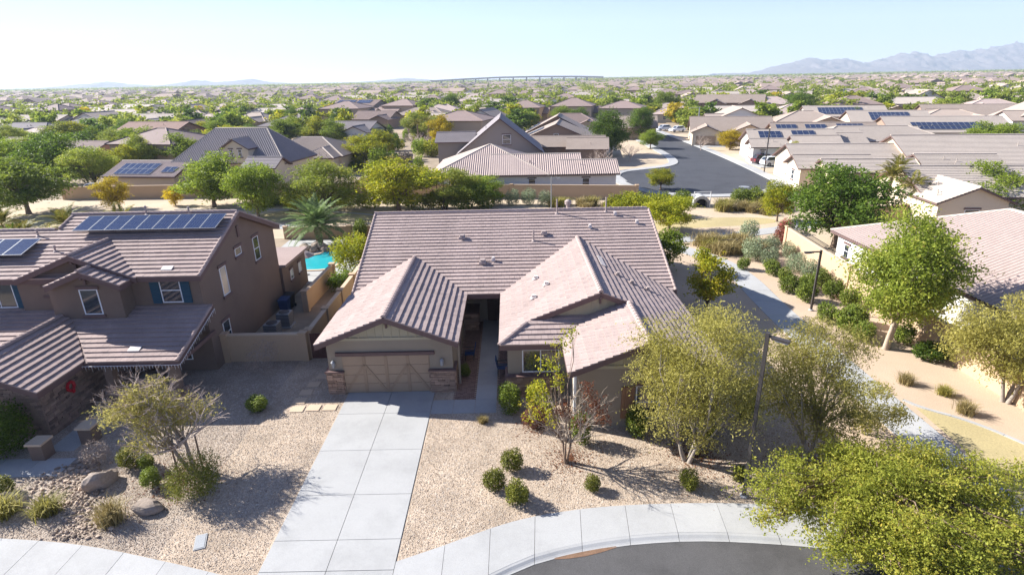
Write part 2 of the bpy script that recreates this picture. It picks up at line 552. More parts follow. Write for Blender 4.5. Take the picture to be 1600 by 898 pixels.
strip_path([(-30, 65), (-10, 62), (2, 58), (10, 55.8), (15, 55.2), (21.8, 56.6), (28, 58.6), (36, 62)], 2.0, 3.0, M['concrete_path'], path, 0.026)
edging = tag(empty('mow_strip'), kind='structure')
strip_path([(19.7, 25.0), (20.2, 24.15), (21.6, 23.1), (22.7, 21.2), (24, 18), (24.5, 14)], 0.16, 2.0, M['concrete'], edging, 0.05, 'edging')

# greenbelt behind the houses
sheet('greenbelt_ground', [(-75, 59.3), (10, 59.3), (10, 60), (26, 60), (27, 52), (60, 52), (60, 66), (44, 72), (36, 76.5), (28, 77), (16, 76.5), (0, 78.8), (-31, 83.3), (-75, 84.5)], -0.008, M['dirt_path'])
for i, pts in enumerate(([(-34, 68), (-27, 66.5), (-18, 65.5), (-13, 67), (-15, 70), (-22, 73), (-30, 74)], [(14, 59.5), (22, 60.5), (30, 61.5), (30, 64.5), (22, 65), (15, 63)], [(-70, 63), (-45, 62), (-37, 66), (-40, 71), (-60, 73), (-72, 70)])):
    sheet('dry_lawn', smooth(pts + [pts[0]], 2), -0.003, M['drygrass'])
strip_path([(-45, 75.5), (-31.8, 74.2), (-22, 72), (-16.6, 69.6), (-8, 66)], 0.35, 4.0, M['concrete'], edging, 0.06, 'edging')

# ================================================================== ROOFS
def plane_axes(poly):
    p = [Vector(q) for q in poly]
    n = Vector((0, 0, 0))
    for i in range(len(p)):
        a, b = p[i], p[(i + 1) % len(p)]
        n += a.cross(b)
    n.normalize()
    if n.z < 0: n = -n
    v = (Vector((0, 0, 1)) - n * n.z).normalized()
    u = v.cross(n).normalized()
    return u, v, n

def clip_half(poly, a, b, c):
    out = []
    for i in range(len(poly)):
        p, q = poly[i], poly[(i + 1) % len(poly)]
        dp, dq = a * p[0] + b * p[1] - c, a * q[0] + b * q[1] - c
        if dp <= 0: out.append(p)
        if (dp < 0 < dq) or (dq < 0 < dp):
            t = dp / (dp - dq)
            out.append((p[0] + (q[0] - p[0]) * t, p[1] + (q[1] - p[1]) * t))
    return out

def clip_convex(poly, conv):
    area = sum(conv[i][0] * conv[(i + 1) % len(conv)][1] - conv[(i + 1) % len(conv)][0] * conv[i][1] for i in range(len(conv)))
    c = conv if area > 0 else conv[::-1]
    for i in range(len(c)):
        p, q = c[i], c[(i + 1) % len(c)]
        ex, ey = q[0] - p[0], q[1] - p[1]
        a, b = ey, -ex
        poly = clip_half(poly, a, b, a * p[0] + b * p[1])
        if len(poly) < 3: return []
    return poly

def tiled_plane(polys, parent, m, course=0.355, tile=0.33, lift=0.082, deck=None, deckmat=None, thick=0.27):
    """one roof slope of flat tiles: every course is a mesh of its own, every tile in it a slab lifted at its lower edge"""
    u, v, n = plane_axes(polys[0])
    allp = [Vector(p) for q in polys for p in q]
    o = min(allp, key=lambda p: p.dot(v))
    fl = [[((Vector(p) - o).dot(u), (Vector(p) - o).dot(v)) for p in q] for q in polys]
    vmax = max(p[1] for q in fl for p in q)
    k = 0
    rnd = random.Random(int(o.x * 13 + o.y * 7))
    while k * course < vmax - 0.05:
        v0, v1 = k * course, k * course + course
        mb = MB()
        for q in fl:
            row = clip_half(clip_half(q, 0, -1, -v0), 0, 1, v1)
            if len(row) < 3: continue
            u0, u1 = min(p[0] for p in row), max(p[0] for p in row)
            x = math.floor(u0 / tile) * tile - (tile / 2 if k % 2 else 0)
            while x < u1:
                t = [(x + .004, v0), (x + tile - .004, v0), (x + tile - .004, v1), (x + .004, v1)]
                if x < u0 + .01 or x + tile > u1 - .01 or True:
                    t = clip_convex(t, q)
                x += tile
                if len(t) < 3: continue
                h0 = lift + rnd.uniform(-.006, .008)
                h1 = 0.022
                top, bot = [], []
                for (a, b) in t:
                    f = (b - v0) / course
                    base = o + u * a + v * b
                    top.append(base + n * (h0 * (1 - f) + h1 * f))
                    bot.append(base - n * 0.01)
                j = len(mb.v)
                c = len(t)
                mb.v += [tuple(p) for p in top] + [tuple(p) for p in bot]
                mb.f.append(tuple(range(j, j + c)))
                for i in range(c):
                    i2 = (i + 1) % c
                    mb.f.append((j + i2, j + i, j + c + i, j + c + i2))
        if mb.f: mb.build('tile_course', m, parent)
        k += 1
    if deck is not None:
        for q in polys:
            deck.extrude([tuple(Vector(p) - n * 0.004) for p in q], (0, 0, -thick))

RIDGE = {}
def ridge_tiles(p0, p1, parent, m, step=0.34, w=0.15, h=0.085):
    """overlapping cap tiles along a ridge or hip, each its own piece sharing one mesh"""
    key = (m.name, w)
    if key not in RIDGE:
        mb = MB()
        prof = [(-w, -0.05), (-w * .62, h * .62), (0, h), (w * .62, h * .62), (w, -0.05)]
        for (a, b), (c, d) in zip(prof[:-1], prof[1:]):
            mb.poly([(a, 0, b + .03), (c, 0, d + .03), (c, 0.40, d), (a, 0.40, b)])
        mb.poly([(p[0], 0, p[1] + .03) for p in prof])
        mb.poly([(p[0], .40, p[1]) for p in reversed(prof)])
        RIDGE[key] = mb.mesh('ridge_tile', m)
    p0, p1 = Vector(p0), Vector(p1)
    d = p1 - p0
    n = max(1, int(d.length / step))
    d.normalize()
    q = d.to_track_quat('Y', 'Z').to_euler()
    for i in range(n):
        link('ridge_tile', RIDGE[key], parent, p0 + d * (i * step), q)

def range_at(flat, axis, val):
    lo, hi = 1e9, -1e9
    for i in range(len(flat)):
        p, q = flat[i], flat[(i + 1) % len(flat)]
        a, b = p[axis], q[axis]
        if (a - val) * (b - val) <= 0 and abs(a - b) > 1e-9:
            t = (val - a) / (b - a)
            w = p[1 - axis] + (q[1 - axis] - p[1 - axis]) * t
            lo, hi = min(lo, w), max(hi, w)
    return (lo, hi) if hi > lo else None

def cheap_plane(mb, poly, style='flat', course=0.36, lift=0.05, pitchw=0.30):
    """roof slope as relief in one mesh: 'flat' steps in courses, 'barrel' rounded columns"""
    u, v, n = plane_axes(poly)
    o = min((Vector(p) for p in poly), key=lambda p: p.dot(v))
    fl = [((Vector(p) - o).dot(u), (Vector(p) - o).dot(v)) for p in poly]
    P = lambda a, b, h: tuple(o + u * a + v * b + n * h)
    if style == 'flat':
        vmax = max(p[1] for p in fl)
        k = 0
        while k * course < vmax - .02:
            v0, v1 = k * course + 1e-4, min(vmax - 1e-4, (k + 1) * course)
            r0, r1 = range_at(fl, 1, v0), range_at(fl, 1, v1)
            if r0 and r1:
                mb.poly([P(r0[0], v0, lift), P(r0[1], v0, lift), P(r1[1], v1, .004), P(r1[0], v1, .004)])
                mb.poly([P(r0[0], v0, 0), P(r0[1], v0, 0), P(r0[1], v0, lift), P(r0[0], v0, lift)])
            k += 1
    else:
        u0, u1 = min(p[0] for p in fl), max(p[0] for p in fl)
        nn = int((u1 - u0) / pitchw * 4)
        prof = [0.0, 0.07, 0.095, 0.07]
        prev = None
        for i in range(nn + 1):
            a = u0 + (u1 - u0) * (i / nn) * 0.9998 + 1e-4
            r = range_at(fl, 0, a)
            if r:
                j = len(mb.v)
                h = prof[i % 4]
                mb.v += [P(a, r[0], h), P(a, r[1], h)]
                if prev is not None: mb.f.append((prev, j, j + 1, prev + 1))
                prev = j
            else: prev = None

def window(parent, c, w, h, nrm, frame=M['white'], glass=M['glass'], trim=None, mull=1, cross=0, t=0.07):
    """window on a vertical wall: c centre on the wall plane, nrm the outward normal; frame > glass panes and sill"""
    nx, ny = nrm
    ux, uy = -ny, nx
    def pt(a, z, d): return (c[0] + ux * a + nx * d, c[1] + uy * a + ny * d, c[2] + z)
    def slab(mb, a0, a1, z0, z1, d0, d1):
        mb.extrude([pt(a0, z0, d1), pt(a1, z0, d1), pt(a1, z1, d1), pt(a0, z1, d1)], (-nx * (d1 - d0), -ny * (d1 - d0), 0))
    f = MB()
    b = 0.055
    slab(f, -w / 2, w / 2, -h / 2, -h / 2 + b, -.04, .03)
    slab(f, -w / 2, w / 2, h / 2 - b, h / 2, -.04, .03)
    slab(f, -w / 2, -w / 2 + b, -h / 2 + b, h / 2 - b, -.04, .03)
    slab(f, w / 2 - b, w / 2, -h / 2 + b, h / 2 - b, -.04, .03)
    if cross: slab(f, -w / 2 + b, w / 2 - b, -.025, .025, -.04, .028)
    for i in range(1, mull):
        a = -w / 2 + w * i / mull
        slab(f, a - .022, a + .022, -h / 2 + b, h / 2 - b, -.04, .026)
    win = f.build('window', frame, parent)
    nr = 2 if cross else 1
    for i in range(mull):
        for j in range(nr):
            a0, a1 = -w / 2 + b + (w - 2 * b) * i / mull, -w / 2 + b + (w - 2 * b) * (i + 1) / mull
            z0, z1 = -h / 2 + b + (h - 2 * b) * j / nr, -h / 2 + b + (h - 2 * b) * (j + 1) / nr
            g = MB()
            slab(g, a0, a1, z0, z1, .001, .012)
            g.build('pane', glass, win)
    if trim:
        s = MB()
        slab(s, -w / 2 - .12, w / 2 + .12, -h / 2 - .16, -h / 2 - .003, 0.001, t + .03)
        s.build('sill', trim, win)
        s = MB()
        slab(s, -w / 2 - .12, w / 2 + .12, h / 2 + .003, h / 2 + .17, 0.001, t)
        s.build('lintel', trim, win)
    return win

def stone_face(mb, c0, ux, uy, w, z0, z1, nrm, rows=0.14, rnd=random):
    """ledge stones in relief on a wall face: start c0, run along (ux,uy)"""
    z = z0
    while z < z1 - .02:
        h = min(rnd.uniform(.09, .2), z1 - z)
        a = 0
        while a < w - .01:
            l = min(rnd.uniform(.18, .5), w - a)
            if w - a - l < .08: l = w - a
            d = rnd.uniform(.025, .075)
            p = lambda s, zz: (c0[0] + ux * s + nrm[0] * d, c0[1] + uy * s + nrm[1] * d, zz)
            g = .008
            mb.extrude([p(a + g, z + g), p(a + l - g, z + g), p(a + l - g, z + h - g), p(a + g, z + h - g)], (-nrm[0] * (d + .01), -nrm[1] * (d + .01), 0))
            a += l
        z += h
# ================================================================== THE HOUSE IN THE MIDDLE
house = tag(empty('brown_house', (0, 36, 0)), 'taupe single-storey house with brown tiled gables, garage and concrete driveway in front', 'house')
house.location = (0, 0, 0)
PT = 0.40
EZ = 3.1
wl = MB()
foot = [(-9.75, 26.8), (-3.2, 26.8), (-3.2, 36.2), (-0.3, 36.2), (-0.3, 26.25), (2.9, 26.25), (2.9, 23.15), (9.5, 23.15), (9.5, 33.6), (9.85, 33.6), (9.85, 49.4), (-9.7, 49.4), (-9.7, 36), (-9.75, 36)]
wl.prism(foot, 0, 3.02)
# gable ends of the long roof
for x in (-9.68, 9.84):
    wl.extrude([(x, 33.7, 3.02), (x, 41.45, 6.15), (x, 49.3, 3.02)], (0.2 if x < 0 else -0.2, 0, 0))
wl.build('wall', M['stucco'], house)

deck = MB()
roof = empty('roof', parent=house)
mY, rY, rZ = 33.05, 41.45, 3.1 + PT * (41.45 - 33.05)
tiled_plane([[(-10.05, mY, EZ), (10.25, mY, EZ), (10.25, rY, rZ), (-10.05, rY, rZ)]], roof, M['tile'], deck=deck)
tiled_plane([[(-10.05, 50, rZ - PT * (50 - rY)), (10.25, 50, rZ - PT * (50 - rY)), (10.25, rY, rZ), (-10.05, rY, rZ)]], roof, M['tile'], course=0.71, tile=0.66, deck=deck)
# garage gable
gx, gz = -6.48, EZ + PT * 3.67
yb = mY + (gz - EZ) / PT
tiled_plane([[(-10.15, 26.2, EZ), (-10.15, mY + .1, EZ), (gx, yb + .1, gz), (gx, 26.2, gz)]], roof, M['tile'], deck=deck)
tiled_plane([[(-2.81, 26.2, EZ), (-2.81, mY + .1, EZ), (gx, yb + .1, gz), (gx, 26.2, gz)]], roof, M['tile'], deck=deck)
# right wing: dutch gable with a lower front gable
wx, wz = 4.6, EZ + PT * 5.3
wyb = mY + (wz - EZ) / PT
hy = 27.4
hx = -.7 + (hy - 25.8)
hz = EZ + PT * (hy - 25.8)
hyb = mY + (hz - EZ) / PT
tiled_plane([[(-.7, 25.8, EZ), (hx, hy, hz), (hx, hyb + .1, hz), (-.7, mY + .1, EZ)], [(hx, hy, hz), (wx, hy, wz), (wx, wyb + .1, wz), (hx, hyb + .1, hz)]], roof, M['tile'], deck=deck)
vx, vz = 6.05, wz - PT * (6.05 - wx)
tiled_plane([[(9.9, 22.6, EZ), (vx, 22.6, vz), (vx, hy, vz), (9.9, hy, EZ)], [(9.9, hy, EZ), (vx, hy, vz), (wx, hy, wz), (wx, wyb + .1, wz), (9.9, mY + .1, EZ)]], roof, M['tile'], deck=deck)
tiled_plane([[(-.7, 25.8, EZ), (3.4, 25.8, EZ), (4.2, hy + .33, EZ + PT * (hy + .33 - 25.8)), (hx + .3, hy + .33, EZ + PT * (hy + .33 - 25.8)), (hx, hy, hz)]], roof, M['tile'], deck=deck)
lx = 2.45
lz = vz - PT * (vx - lx)
tiled_plane([[(lx, 22.6, lz), (vx, 22.6, vz), (vx, hy + .3, vz), (3.85, hy + .3, vz - PT * (vx - 3.85)), (lx, 26.1, lz)]], roof, M['tile'], deck=deck)
deck.build('fascia', M['fascia'], roof)
up = 0.06
ridge_tiles((-10.05, rY, rZ + up), (10.25, rY, rZ + up), roof, M['tile'])
ridge_tiles((gx, 26.2, gz + up), (gx, yb, gz + up), roof, M['tile'])
ridge_tiles((wx, hy, wz + up), (wx, wyb, wz + up), roof, M['tile'])
ridge_tiles((vx, 22.6, vz + up), (vx, hy, vz + up), roof, M['tile'])
ridge_tiles((-.7, 25.8, EZ + up), (hx, hy, hz + up), roof, M['tile'])
# rake caps on the long roof's two ends
for x in (-9.98, 10.18):
    ridge_tiles((x, mY, EZ + .05), (x, rY, rZ + .05), roof, M['tile'], w=0.10, h=0.06)

# gable fields of board and batten
def board_gable(y, xl, xr, zb, peak, parent, step=0.42, base=None):
    base = base or (xl, xr)
    (px, pz) = peak
    b = MB().extrude([(xl, y, zb), (xr, y, zb), (px, y, pz)], (0, 0.1, 0)).build('gable_board', M['board'], parent)
    x = math.ceil(xl / step) * step
    while x < xr:
        top = zb + (pz - zb) * ((x - xl) / (px - xl) if x < px else (xr - x) / (xr - px))
        if top - zb > .12:
            MB().box(x - .035, x + .035, y - .035, y - .001, zb, top).build('batten', M['board'], b)
        x += step
    MB().box(xl, xr, y - .06, y - .002, zb - .1, zb + .05).build('trim', M['board'], b)
    return b
g1 = board_gable(26.74, -9.3, -3.66, 3.22, (gx, 4.36), house)
MB().extrude([(-9.75, 26.8, 3.02), (-3.2, 26.8, 3.02), (gx, 26.8, 4.38)], (0, .3, 0)).build('gable_wall', M['stucco'], house)
board_gable(27.72, 1.2, 8.0, 3.78, (wx, 5.08), house)
MB().extrude([(0.6, 27.78, 3.4), (8.6, 27.78, 3.4), (wx, 27.78, 5.1)], (0, .3, 0)).build('gable_wall', M['stucco'], house)
board_gable(23.09, 3.2, 9.0, 3.28, (vx, 4.42), house)
MB().extrude([(2.9, 23.15, 3.02), (9.5, 23.15, 3.02), (vx, 23.15, 4.44)], (0, .3, 0)).build('gable_wall', M['stucco'], house)
for (x, y, z) in ((gx, 26.66, 4.28), (wx, 27.64, 5.0), (vx, 23.0, 4.34)):     # corbel brackets under the peaks
    MB().box(x - .06, x + .06, y - .3, y + .1, z - .12, z + .02).box(x - .05, x + .05, y - .08, y + .06, z - .45, z - .12).build('bracket', M['fascia'], house)

# garage door: sections, braces, handle; piers of ledge stone with a cap and a lamp each
gd = MB().box(-9.0, -4.42, 26.78, 26.84, 0.03, 2.2).build('garage_door', M['garage_trim'], house)
for i in range(4):
    z0 = .04 + i * .54
    for q in range(4):
        x0 = -8.98 + q * 1.135
        MB().box(x0, x0 + 1.125, 26.755, 26.785, z0 + .008, z0 + .53).build('panel', M['garage'], gd)
for x in (-7.86, -6.71, -5.56):
    MB().box(x - .08, x + .08, 26.73, 26.757, .05, 2.19).build('brace', M['garage_trim'], gd)
for c in (-7.86, -5.56):
    for s in (-1, 1):
        MB().bar((c, 26.737, 1.72), (c + s * 1.08, 26.737, .1), .03, .13, up=(0, 0, 1)).build('brace', M['garage_trim'], gd)
MB().box(-9.3, -4.12, 26.66, 26.82, 2.24, 2.42).build('lintel', M['fascia'], house)
def stone_pier(x0, x1, y0, y1, h, faces=('f', 'l', 'r')):
    p = MB().box(x0, x1, y0, y1, 0, h).build('stone_pier', M['stone'], house)
    mb = MB()
    stone_face(mb, (x0, y0), 1, 0, x1 - x0, 0, h, (0, -1))
    if 'l' in faces: stone_face(mb, (x0, y1), 0, -1, y1 - y0, 0, h, (-1, 0))
    if 'r' in faces: stone_face(mb, (x1, y0), 0, 1, y1 - y0, 0, h, (1, 0))
    tag(mb.build('stone_cladding', M['stone'], p), kind='stuff')
    MB().box(x0 - .09, x1 + .09, y0 - .1, y1 + .04, h, h + .07).build('cap', M['fascia'], p)
stone_pier(-9.86, -9.02, 26.68, 27.4, 1.3)
stone_pier(-4.4, -3.12, 26.68, 27.6, 1.3)
stone_pier(-.35, 1.9, 26.0, 27.0, 1.2)
stone_pier(-3.18, -2.3, 34.6, 36.3, 1.2)
def wall_lamp(c, n=(0, -1)):
    o = MB().box(c[0] - .06, c[0] + .06, c[1] - .04, c[1], c[2] - .1, c[2] + .12).lathe([(.03, .0), (.085, .03), (.095, .3), (.12, .31), (.03, .42)], 8, (c[0], c[1] - .16, c[2] - .15))
    o.build('wall_lamp', M['metal_grey'], house)
wall_lamp((-9.45, 26.8, 1.75)); wall_lamp((-3.75, 26.8, 1.75))
# windows
w1 = window(house, (6.25, 23.15, 1.35), 1.15, 1.75, (0, -1), trim=M['fascia'], cross=1)
for sx in (-1,):
    x = 6.25 + sx * 0.95
    sh = MB().box(x - .3, x + .3, 23.08, 23.145, .5, 2.2).build('shutter', M['shutter_wood'], house)
    for q in range(4):
        MB().box(x - .28 + q * .14, x - .28 + q * .14 + .13, 23.055, 23.079, .52, 2.18).build('board', M['shutter_wood'], sh)
window(house, (8.3, 23.15, 1.35), 1.15, 1.75, (0, -1), trim=M['fascia'], cross=1)
window(house, (1.4, 26.25, 2.0), 1.9, 1.3, (0, -1), trim=M['fascia'], mull=2)
window(house, (-3.2, 30.5, 1.8), 1.2, 1.4, (1, 0), trim=M['fascia'])
window(house, (-0.3, 30.5, 1.8), 1.2, 1.4, (-1, 0), trim=M['fascia'])
ed = MB().box(-1.7, -.7, 36.1, 36.19, .02, 2.3).build('entry_door', M['door'], house)
for z in (.15, .85, 1.55):
    for x in (-1.6, -1.15):
        MB().box(x, x + .38, 36.06, 36.1, z, z + .6).build('panel', M['door'], ed)
MB().lathe([(.03, 0), (.04, .03), (.03, .06)], 8, (-.8, 36.06, 1.05)).build('handle', M['metal_grey'], ed)
MB().box(2.78, 2.9, 23.2, 23.32, 0.2, 3.0).build('downspout', M['white'], house)
MB().box(-2.95, -2.85, 27.2, 27.3, 0.2, 3.0).build('downspout', M['stucco'], house)

# vents on the roof
def on_main(x, y): return EZ + PT * (y - mY)
def pipe(x, y, z, h=.55, r=.055, m='vent'):
    o = MB().lathe([(.19, -.06), (.15, .04), (r, .12), (r, h), (r * 1.25, h), (r * 1.25, h + .03), (r * .6, h + .05)], 9, (x, y, z)).build('vent_pipe', M[m], roof)
for x, y, h in ((1.55, 38.0, .75), (-7.2, 34.1, .8), (3.4, 41.0, 1.05), (7.0, 41.1, 1.05)):
    pipe(x, y, on_main(x, y), h)
MB().lathe([(.14, 0), (.14, .5), (.24, .52), (.26, .78), (.1, .9)], 10, (4.3, 41.9, rZ - .2)).build('vent_cap', M['vent'], roof)
def tile_vent(x, y, z, axis='y', s=1.0, m='vent'):
    """low hooded vent that lies on the slope"""
    mb = MB()
    if axis == 'y':
        mb.extrude([(x - .22 * s, y - .2 * s, z + .07), (x + .22 * s, y - .2 * s, z + .07), (x + .17 * s, y + .2 * s, z + .24), (x - .17 * s, y + .2 * s, z + .24)], (0, .02, .12))
        mb.box(x - .14 * s, x + .14 * s, y - .12 * s, y + .18 * s, z + .1, z + .33)
    else:
        k = axis
        mb.extrude([(x - .2 * s, y - .22 * s, z + .07 - k * .2 * PT), (x + .2 * s, y - .22 * s, z + .07 + k * .2 * PT), (x + .2 * s, y + .22 * s, z + .07 + k * .2 * PT), (x - .2 * s, y + .22 * s, z + .07 - k * .2 * PT)], (0, 0, .06))
        mb.box(x - .1 * s, x + .1 * s, y - .12 * s, y + .12 * s, z + .06, z + .26)
    mb.build('roof_vent', M[m], roof)
for x, y in ((-3.4, 38.35), (-1.9, 35.8), (2.3, 38.6)):
    tile_vent(x, y, on_main(x, y))
for x, y in ((-1.2, 36.0), (5.6, 39.2), (9.0, 39.6), (7.6, 40.6)):
    tile_vent(x, y, on_main(x, y), s=.55, m='ventlight')
for x, y in ((1.45, 33.2), (1.2, 30.2), (2.0, 31.5)):
    tile_vent(x, y, EZ + PT * (x + .7), axis=1, s=.8, m='ventlight')
for x, y in ((6.3, 31.9), (7.0, 31.2), (7.9, 31.0)):
    tile_vent(x, y, wz - PT * (x - wx), axis=-1, s=.8)
for y in (33.1, 33.6, 34.1, 34.6):                                   # a run of paler tiles on the shaded slope
    x = 5.6
    z = wz - PT * (x - wx)
    MB().extrude([(x - .15, y - .22, z + .075 + .15 * PT), (x + .15, y - .22, z + .075 - .15 * PT), (x + .15, y + .22, z + .075 - .15 * PT), (x - .15, y + .22, z + .075 + .15 * PT)], (0, 0, .03)).build('pale_tile', M['ventlight'], roof)
# ================================================================== TWO-STOREY HOUSE ON THE LEFT
lh = tag(empty('two_storey_house'), 'brown two-storey house with solar panels and blue shutters, to the left of the garage', 'house')
TL = M['tile_left']
P2, E2 = 0.40, 5.9
wl = MB()
wl.prism([(-35, 29.75), (-17.3, 29.75), (-17.3, 40.4), (-35, 40.4)], 0, 5.85)
ry2 = 35.07
rz2 = E2 + P2 * (ry2 - 29.35)
wl.extrude([(-17.3, 29.9, 5.85), (-17.3, ry2, rz2 - .2), (-17.3, 40.3, 5.85)], (-.2, 0, 0))
wl.extrude([(-27.2, 33.2, 5.85), (-27.2, ry2, rz2 - .2), (-27.2, 37.5, 5.85)], (.2, 0, 0))
wl.prism([(-24.9, 28.75), (-21.1, 28.75), (-21.1, 29.9), (-24.9, 29.9)], 2.2, 5.75)
wl.extrude([(-24.85, 28.75, 5.74), (-21.15, 28.75, 5.74), (-22.65, 28.75, 6.42)], (0, .2, 0))
wl.extrude([(-27.0, 29.7, 5.8), (-20.6, 29.7, 5.8), (-23.7, 29.7, 7.05)], (0, .2, 0))
wl.prism([(-27.2, 29.55), (-24.5, 29.55), (-24.5, 29.9), (-27.2, 29.9)], 2.2, 5.8)
wl.prism([(-23.5, 40.3), (-17.1, 40.3), (-17.1, 45.2), (-23.5, 45.2)], 0, 2.75)                  # low rear room
wl.prism([(-35, 27.4), (-26.9, 27.4), (-26.9, 29.8), (-35, 29.8)], 0, 2.6)
wl.build('wall', M['stucco_left'], lh)
MB().box(-23.6, -16.85, 40.45, 45.4, 2.75, 2.95).build('rear_roof', TL, lh)
lroof = empty('roof', parent=lh)
deck = MB()
lry = 33.6
lrz = E2 + P2 * (lry - 29.35)
tiled_plane([[(-27.3, 29.35, E2), (-16.95, 29.35, E2), (-16.95, ry2, rz2), (-27.3, ry2, rz2)], [(-36, 29.35, E2), (-27.3, 29.35, E2), (-27.3, lry, lrz), (-36, lry, lrz)]], lroof, TL, deck=deck)
tiled_plane([[(-27.3, 40.8, E2), (-16.95, 40.8, E2), (-16.95, ry2, rz2), (-27.3, ry2, rz2)]], lroof, TL, course=.71, tile=.66, deck=deck)
tiled_plane([[(-36, 38, lrz - P2 * (38 - lry)), (-27.3, 38, lrz - P2 * (38 - lry)), (-27.3, lry, lrz), (-36, lry, lrz)]], lroof, TL, course=.71, tile=.66, deck=deck)
ax, az, ay = -23.7, E2 + P2 * 3.3, 29.2
ayb = 29.35 + (az - E2) / P2
tiled_plane([[(ax - 3.3, ay, E2), (ax, ay, az), (ax, ayb + .1, az), (ax - 3.3, 29.45, E2)]], lroof, TL, deck=deck)
tiled_plane([[(ax + 3.3, ay, E2), (ax, ay, az), (ax, ayb + .1, az), (ax + 3.3, 29.45, E2)]], lroof, TL, deck=deck)
bx, bz, be, by = -22.7, 6.6, 5.8, 28.3
tiled_plane([[(bx - 2.0, by, be), (bx, by, bz), (bx, 30.4, bz), (bx - 2.0, 29.6, be)]], lroof, TL, deck=deck)
tiled_plane([[(bx + 2.0, by, be), (bx, by, bz), (bx, 30.4, bz), (bx + 2.0, 29.6, be)]], lroof, TL, deck=deck)
# lower roofs
p3 = (3.95 - 2.7) / (29.4 - 25.6)
tiled_plane([[(-21.7, 25.6, 2.7), (-16.8, 25.6, 2.7), (-16.8, 29.75, 2.7 + p3 * 4.15), (-24.9, 29.75, 2.7 + p3 * 4.15), (-24.6, 29.4, 3.95)]], lroof, TL, deck=deck)
tiled_plane([[(-36, 26.9, 2.7 + p3 * 1.3), (-24.6, 26.9, 2.7 + p3 * 1.3), (-24.6, 29.75, 2.7 + p3 * 4.15), (-36, 29.75, 2.7 + p3 * 4.15)]], lroof, TL, deck=deck)
qx, qz, qy = -24.6, 3.98, 22.65
tiled_plane([[(-21.6, qy, 2.7), (qx, qy, qz), (qx, 29.5, qz), (-21.6, 25.7, 2.7)]], lroof, TL, deck=deck)
tiled_plane([[(-28.4, qy, 2.4), (qx, qy, qz), (qx, 29.5, qz), (-28.4, 25.9, 2.4)]], lroof, TL, deck=deck)
deck.build('fascia', M['fascia'], lroof)
up = .06
ridge_tiles((-27.3, ry2, rz2 + up), (-16.95, ry2, rz2 + up), lroof, TL)
ridge_tiles((-36, lry, lrz + up), (-27.3, lry, lrz + up), lroof, TL)
ridge_tiles((ax, ay, az + up), (ax, ayb, az + up), lroof, TL)
ridge_tiles((bx, by, bz + up), (bx, 30.0, bz + up), lroof, TL)
ridge_tiles((qx, qy, qz + up), (qx, 29.3, qz + up), lroof, TL)
ridge_tiles((-17.02, 29.35, E2 + .05), (-17.02, ry2, rz2 + .05), lroof, TL, w=.10, h=.06)
ridge_tiles((-17.02, ry2, rz2 + .05), (-17.02, 40.8, E2 + .05), lroof, TL, w=.10, h=.06)
ridge_tiles((-27.22, lry, lrz + .1), (-27.22, ry2, rz2 + .05), lroof, TL, w=.10, h=.06)
ridge_tiles((-16.87, 25.6, 2.75), (-16.87, 29.7, 2.75 + p3 * 4.1), lroof, TL, w=.10, h=.06)
# windows with blue shutters, stucco trims
TR = M['fascia']
window(lh, (-18.95, 29.75, 5.0), 1.15, 1.45, (0, -1), cross=1)
for s in (-1, 1):
    x = -18.95 + s * .85
    sh = MB().box(x - .24, x + .24, 29.68, 29.745, 4.25, 5.75).build('shutter', M['shutter_blue'], lh)
    for q in range(9):
        MB().box(x - .19, x + .19, 29.66, 29.679, 4.33 + q * .155, 4.33 + q * .155 + .12).build('slat', M['shutter_blue'], sh)
window(lh, (-22.75, 28.75, 4.78), 1.0, 1.45, (0, -1), trim=TR)
window(lh, (-28.6, 29.75, 4.9), 1.9, 1.5, (0, -1), mull=2)
for x in (-27.38,):
    sh = MB().box(x - .24, x + .24, 29.68, 29.745, 4.15, 5.65).build('shutter', M['shutter_blue'], lh)
    for q in range(9):
        MB().box(x - .19, x + .19, 29.66, 29.679, 4.23 + q * .155, 4.23 + q * .155 + .12).build('slat', M['shutter_blue'], sh)
MB().box(-25.9, -25.0, 29.5, 29.56, 4.75, 4.9).box(-25.9, -25.0, 29.5, 29.56, 5.35, 5.5).build('niche_trim', TR, lh)
for (y, z, w, h, g) in ((32.4, 4.6, 0.8, 1.75, 'glass_blind'), (34.7, 5.75, .85, .5, 'glass'), (37.3, 5.2, .85, 1.6, 'glass'), (31.6, 1.6, .85, 1.5, 'glass'), (42.0, 1.75, .6, .8, 'glass'), (43.8, 1.75, .6, .8, 'glass')):
    window(lh, (-17.3 if y < 40 else -17.1, y, z), w, h, (1, 0), glass=M[g], trim=TR, cross=1 if h > 1.4 and g == 'glass' else 0)
MB().box(-17.3, -17.22, 34.95, 35.2, 6.6, 7.3).build('gable_vent', TR, lh)
for i, (x, y, z) in enumerate(((ax, 29.6, az - .5), (bx, 28.65, bz - .45))):
    MB().box(x - .06, x + .06, y - .32, y + .1, z, z + .13).box(x - .05, x + .05, y - .08, y + .05, z - .35, z).build('bracket', TR, lh)
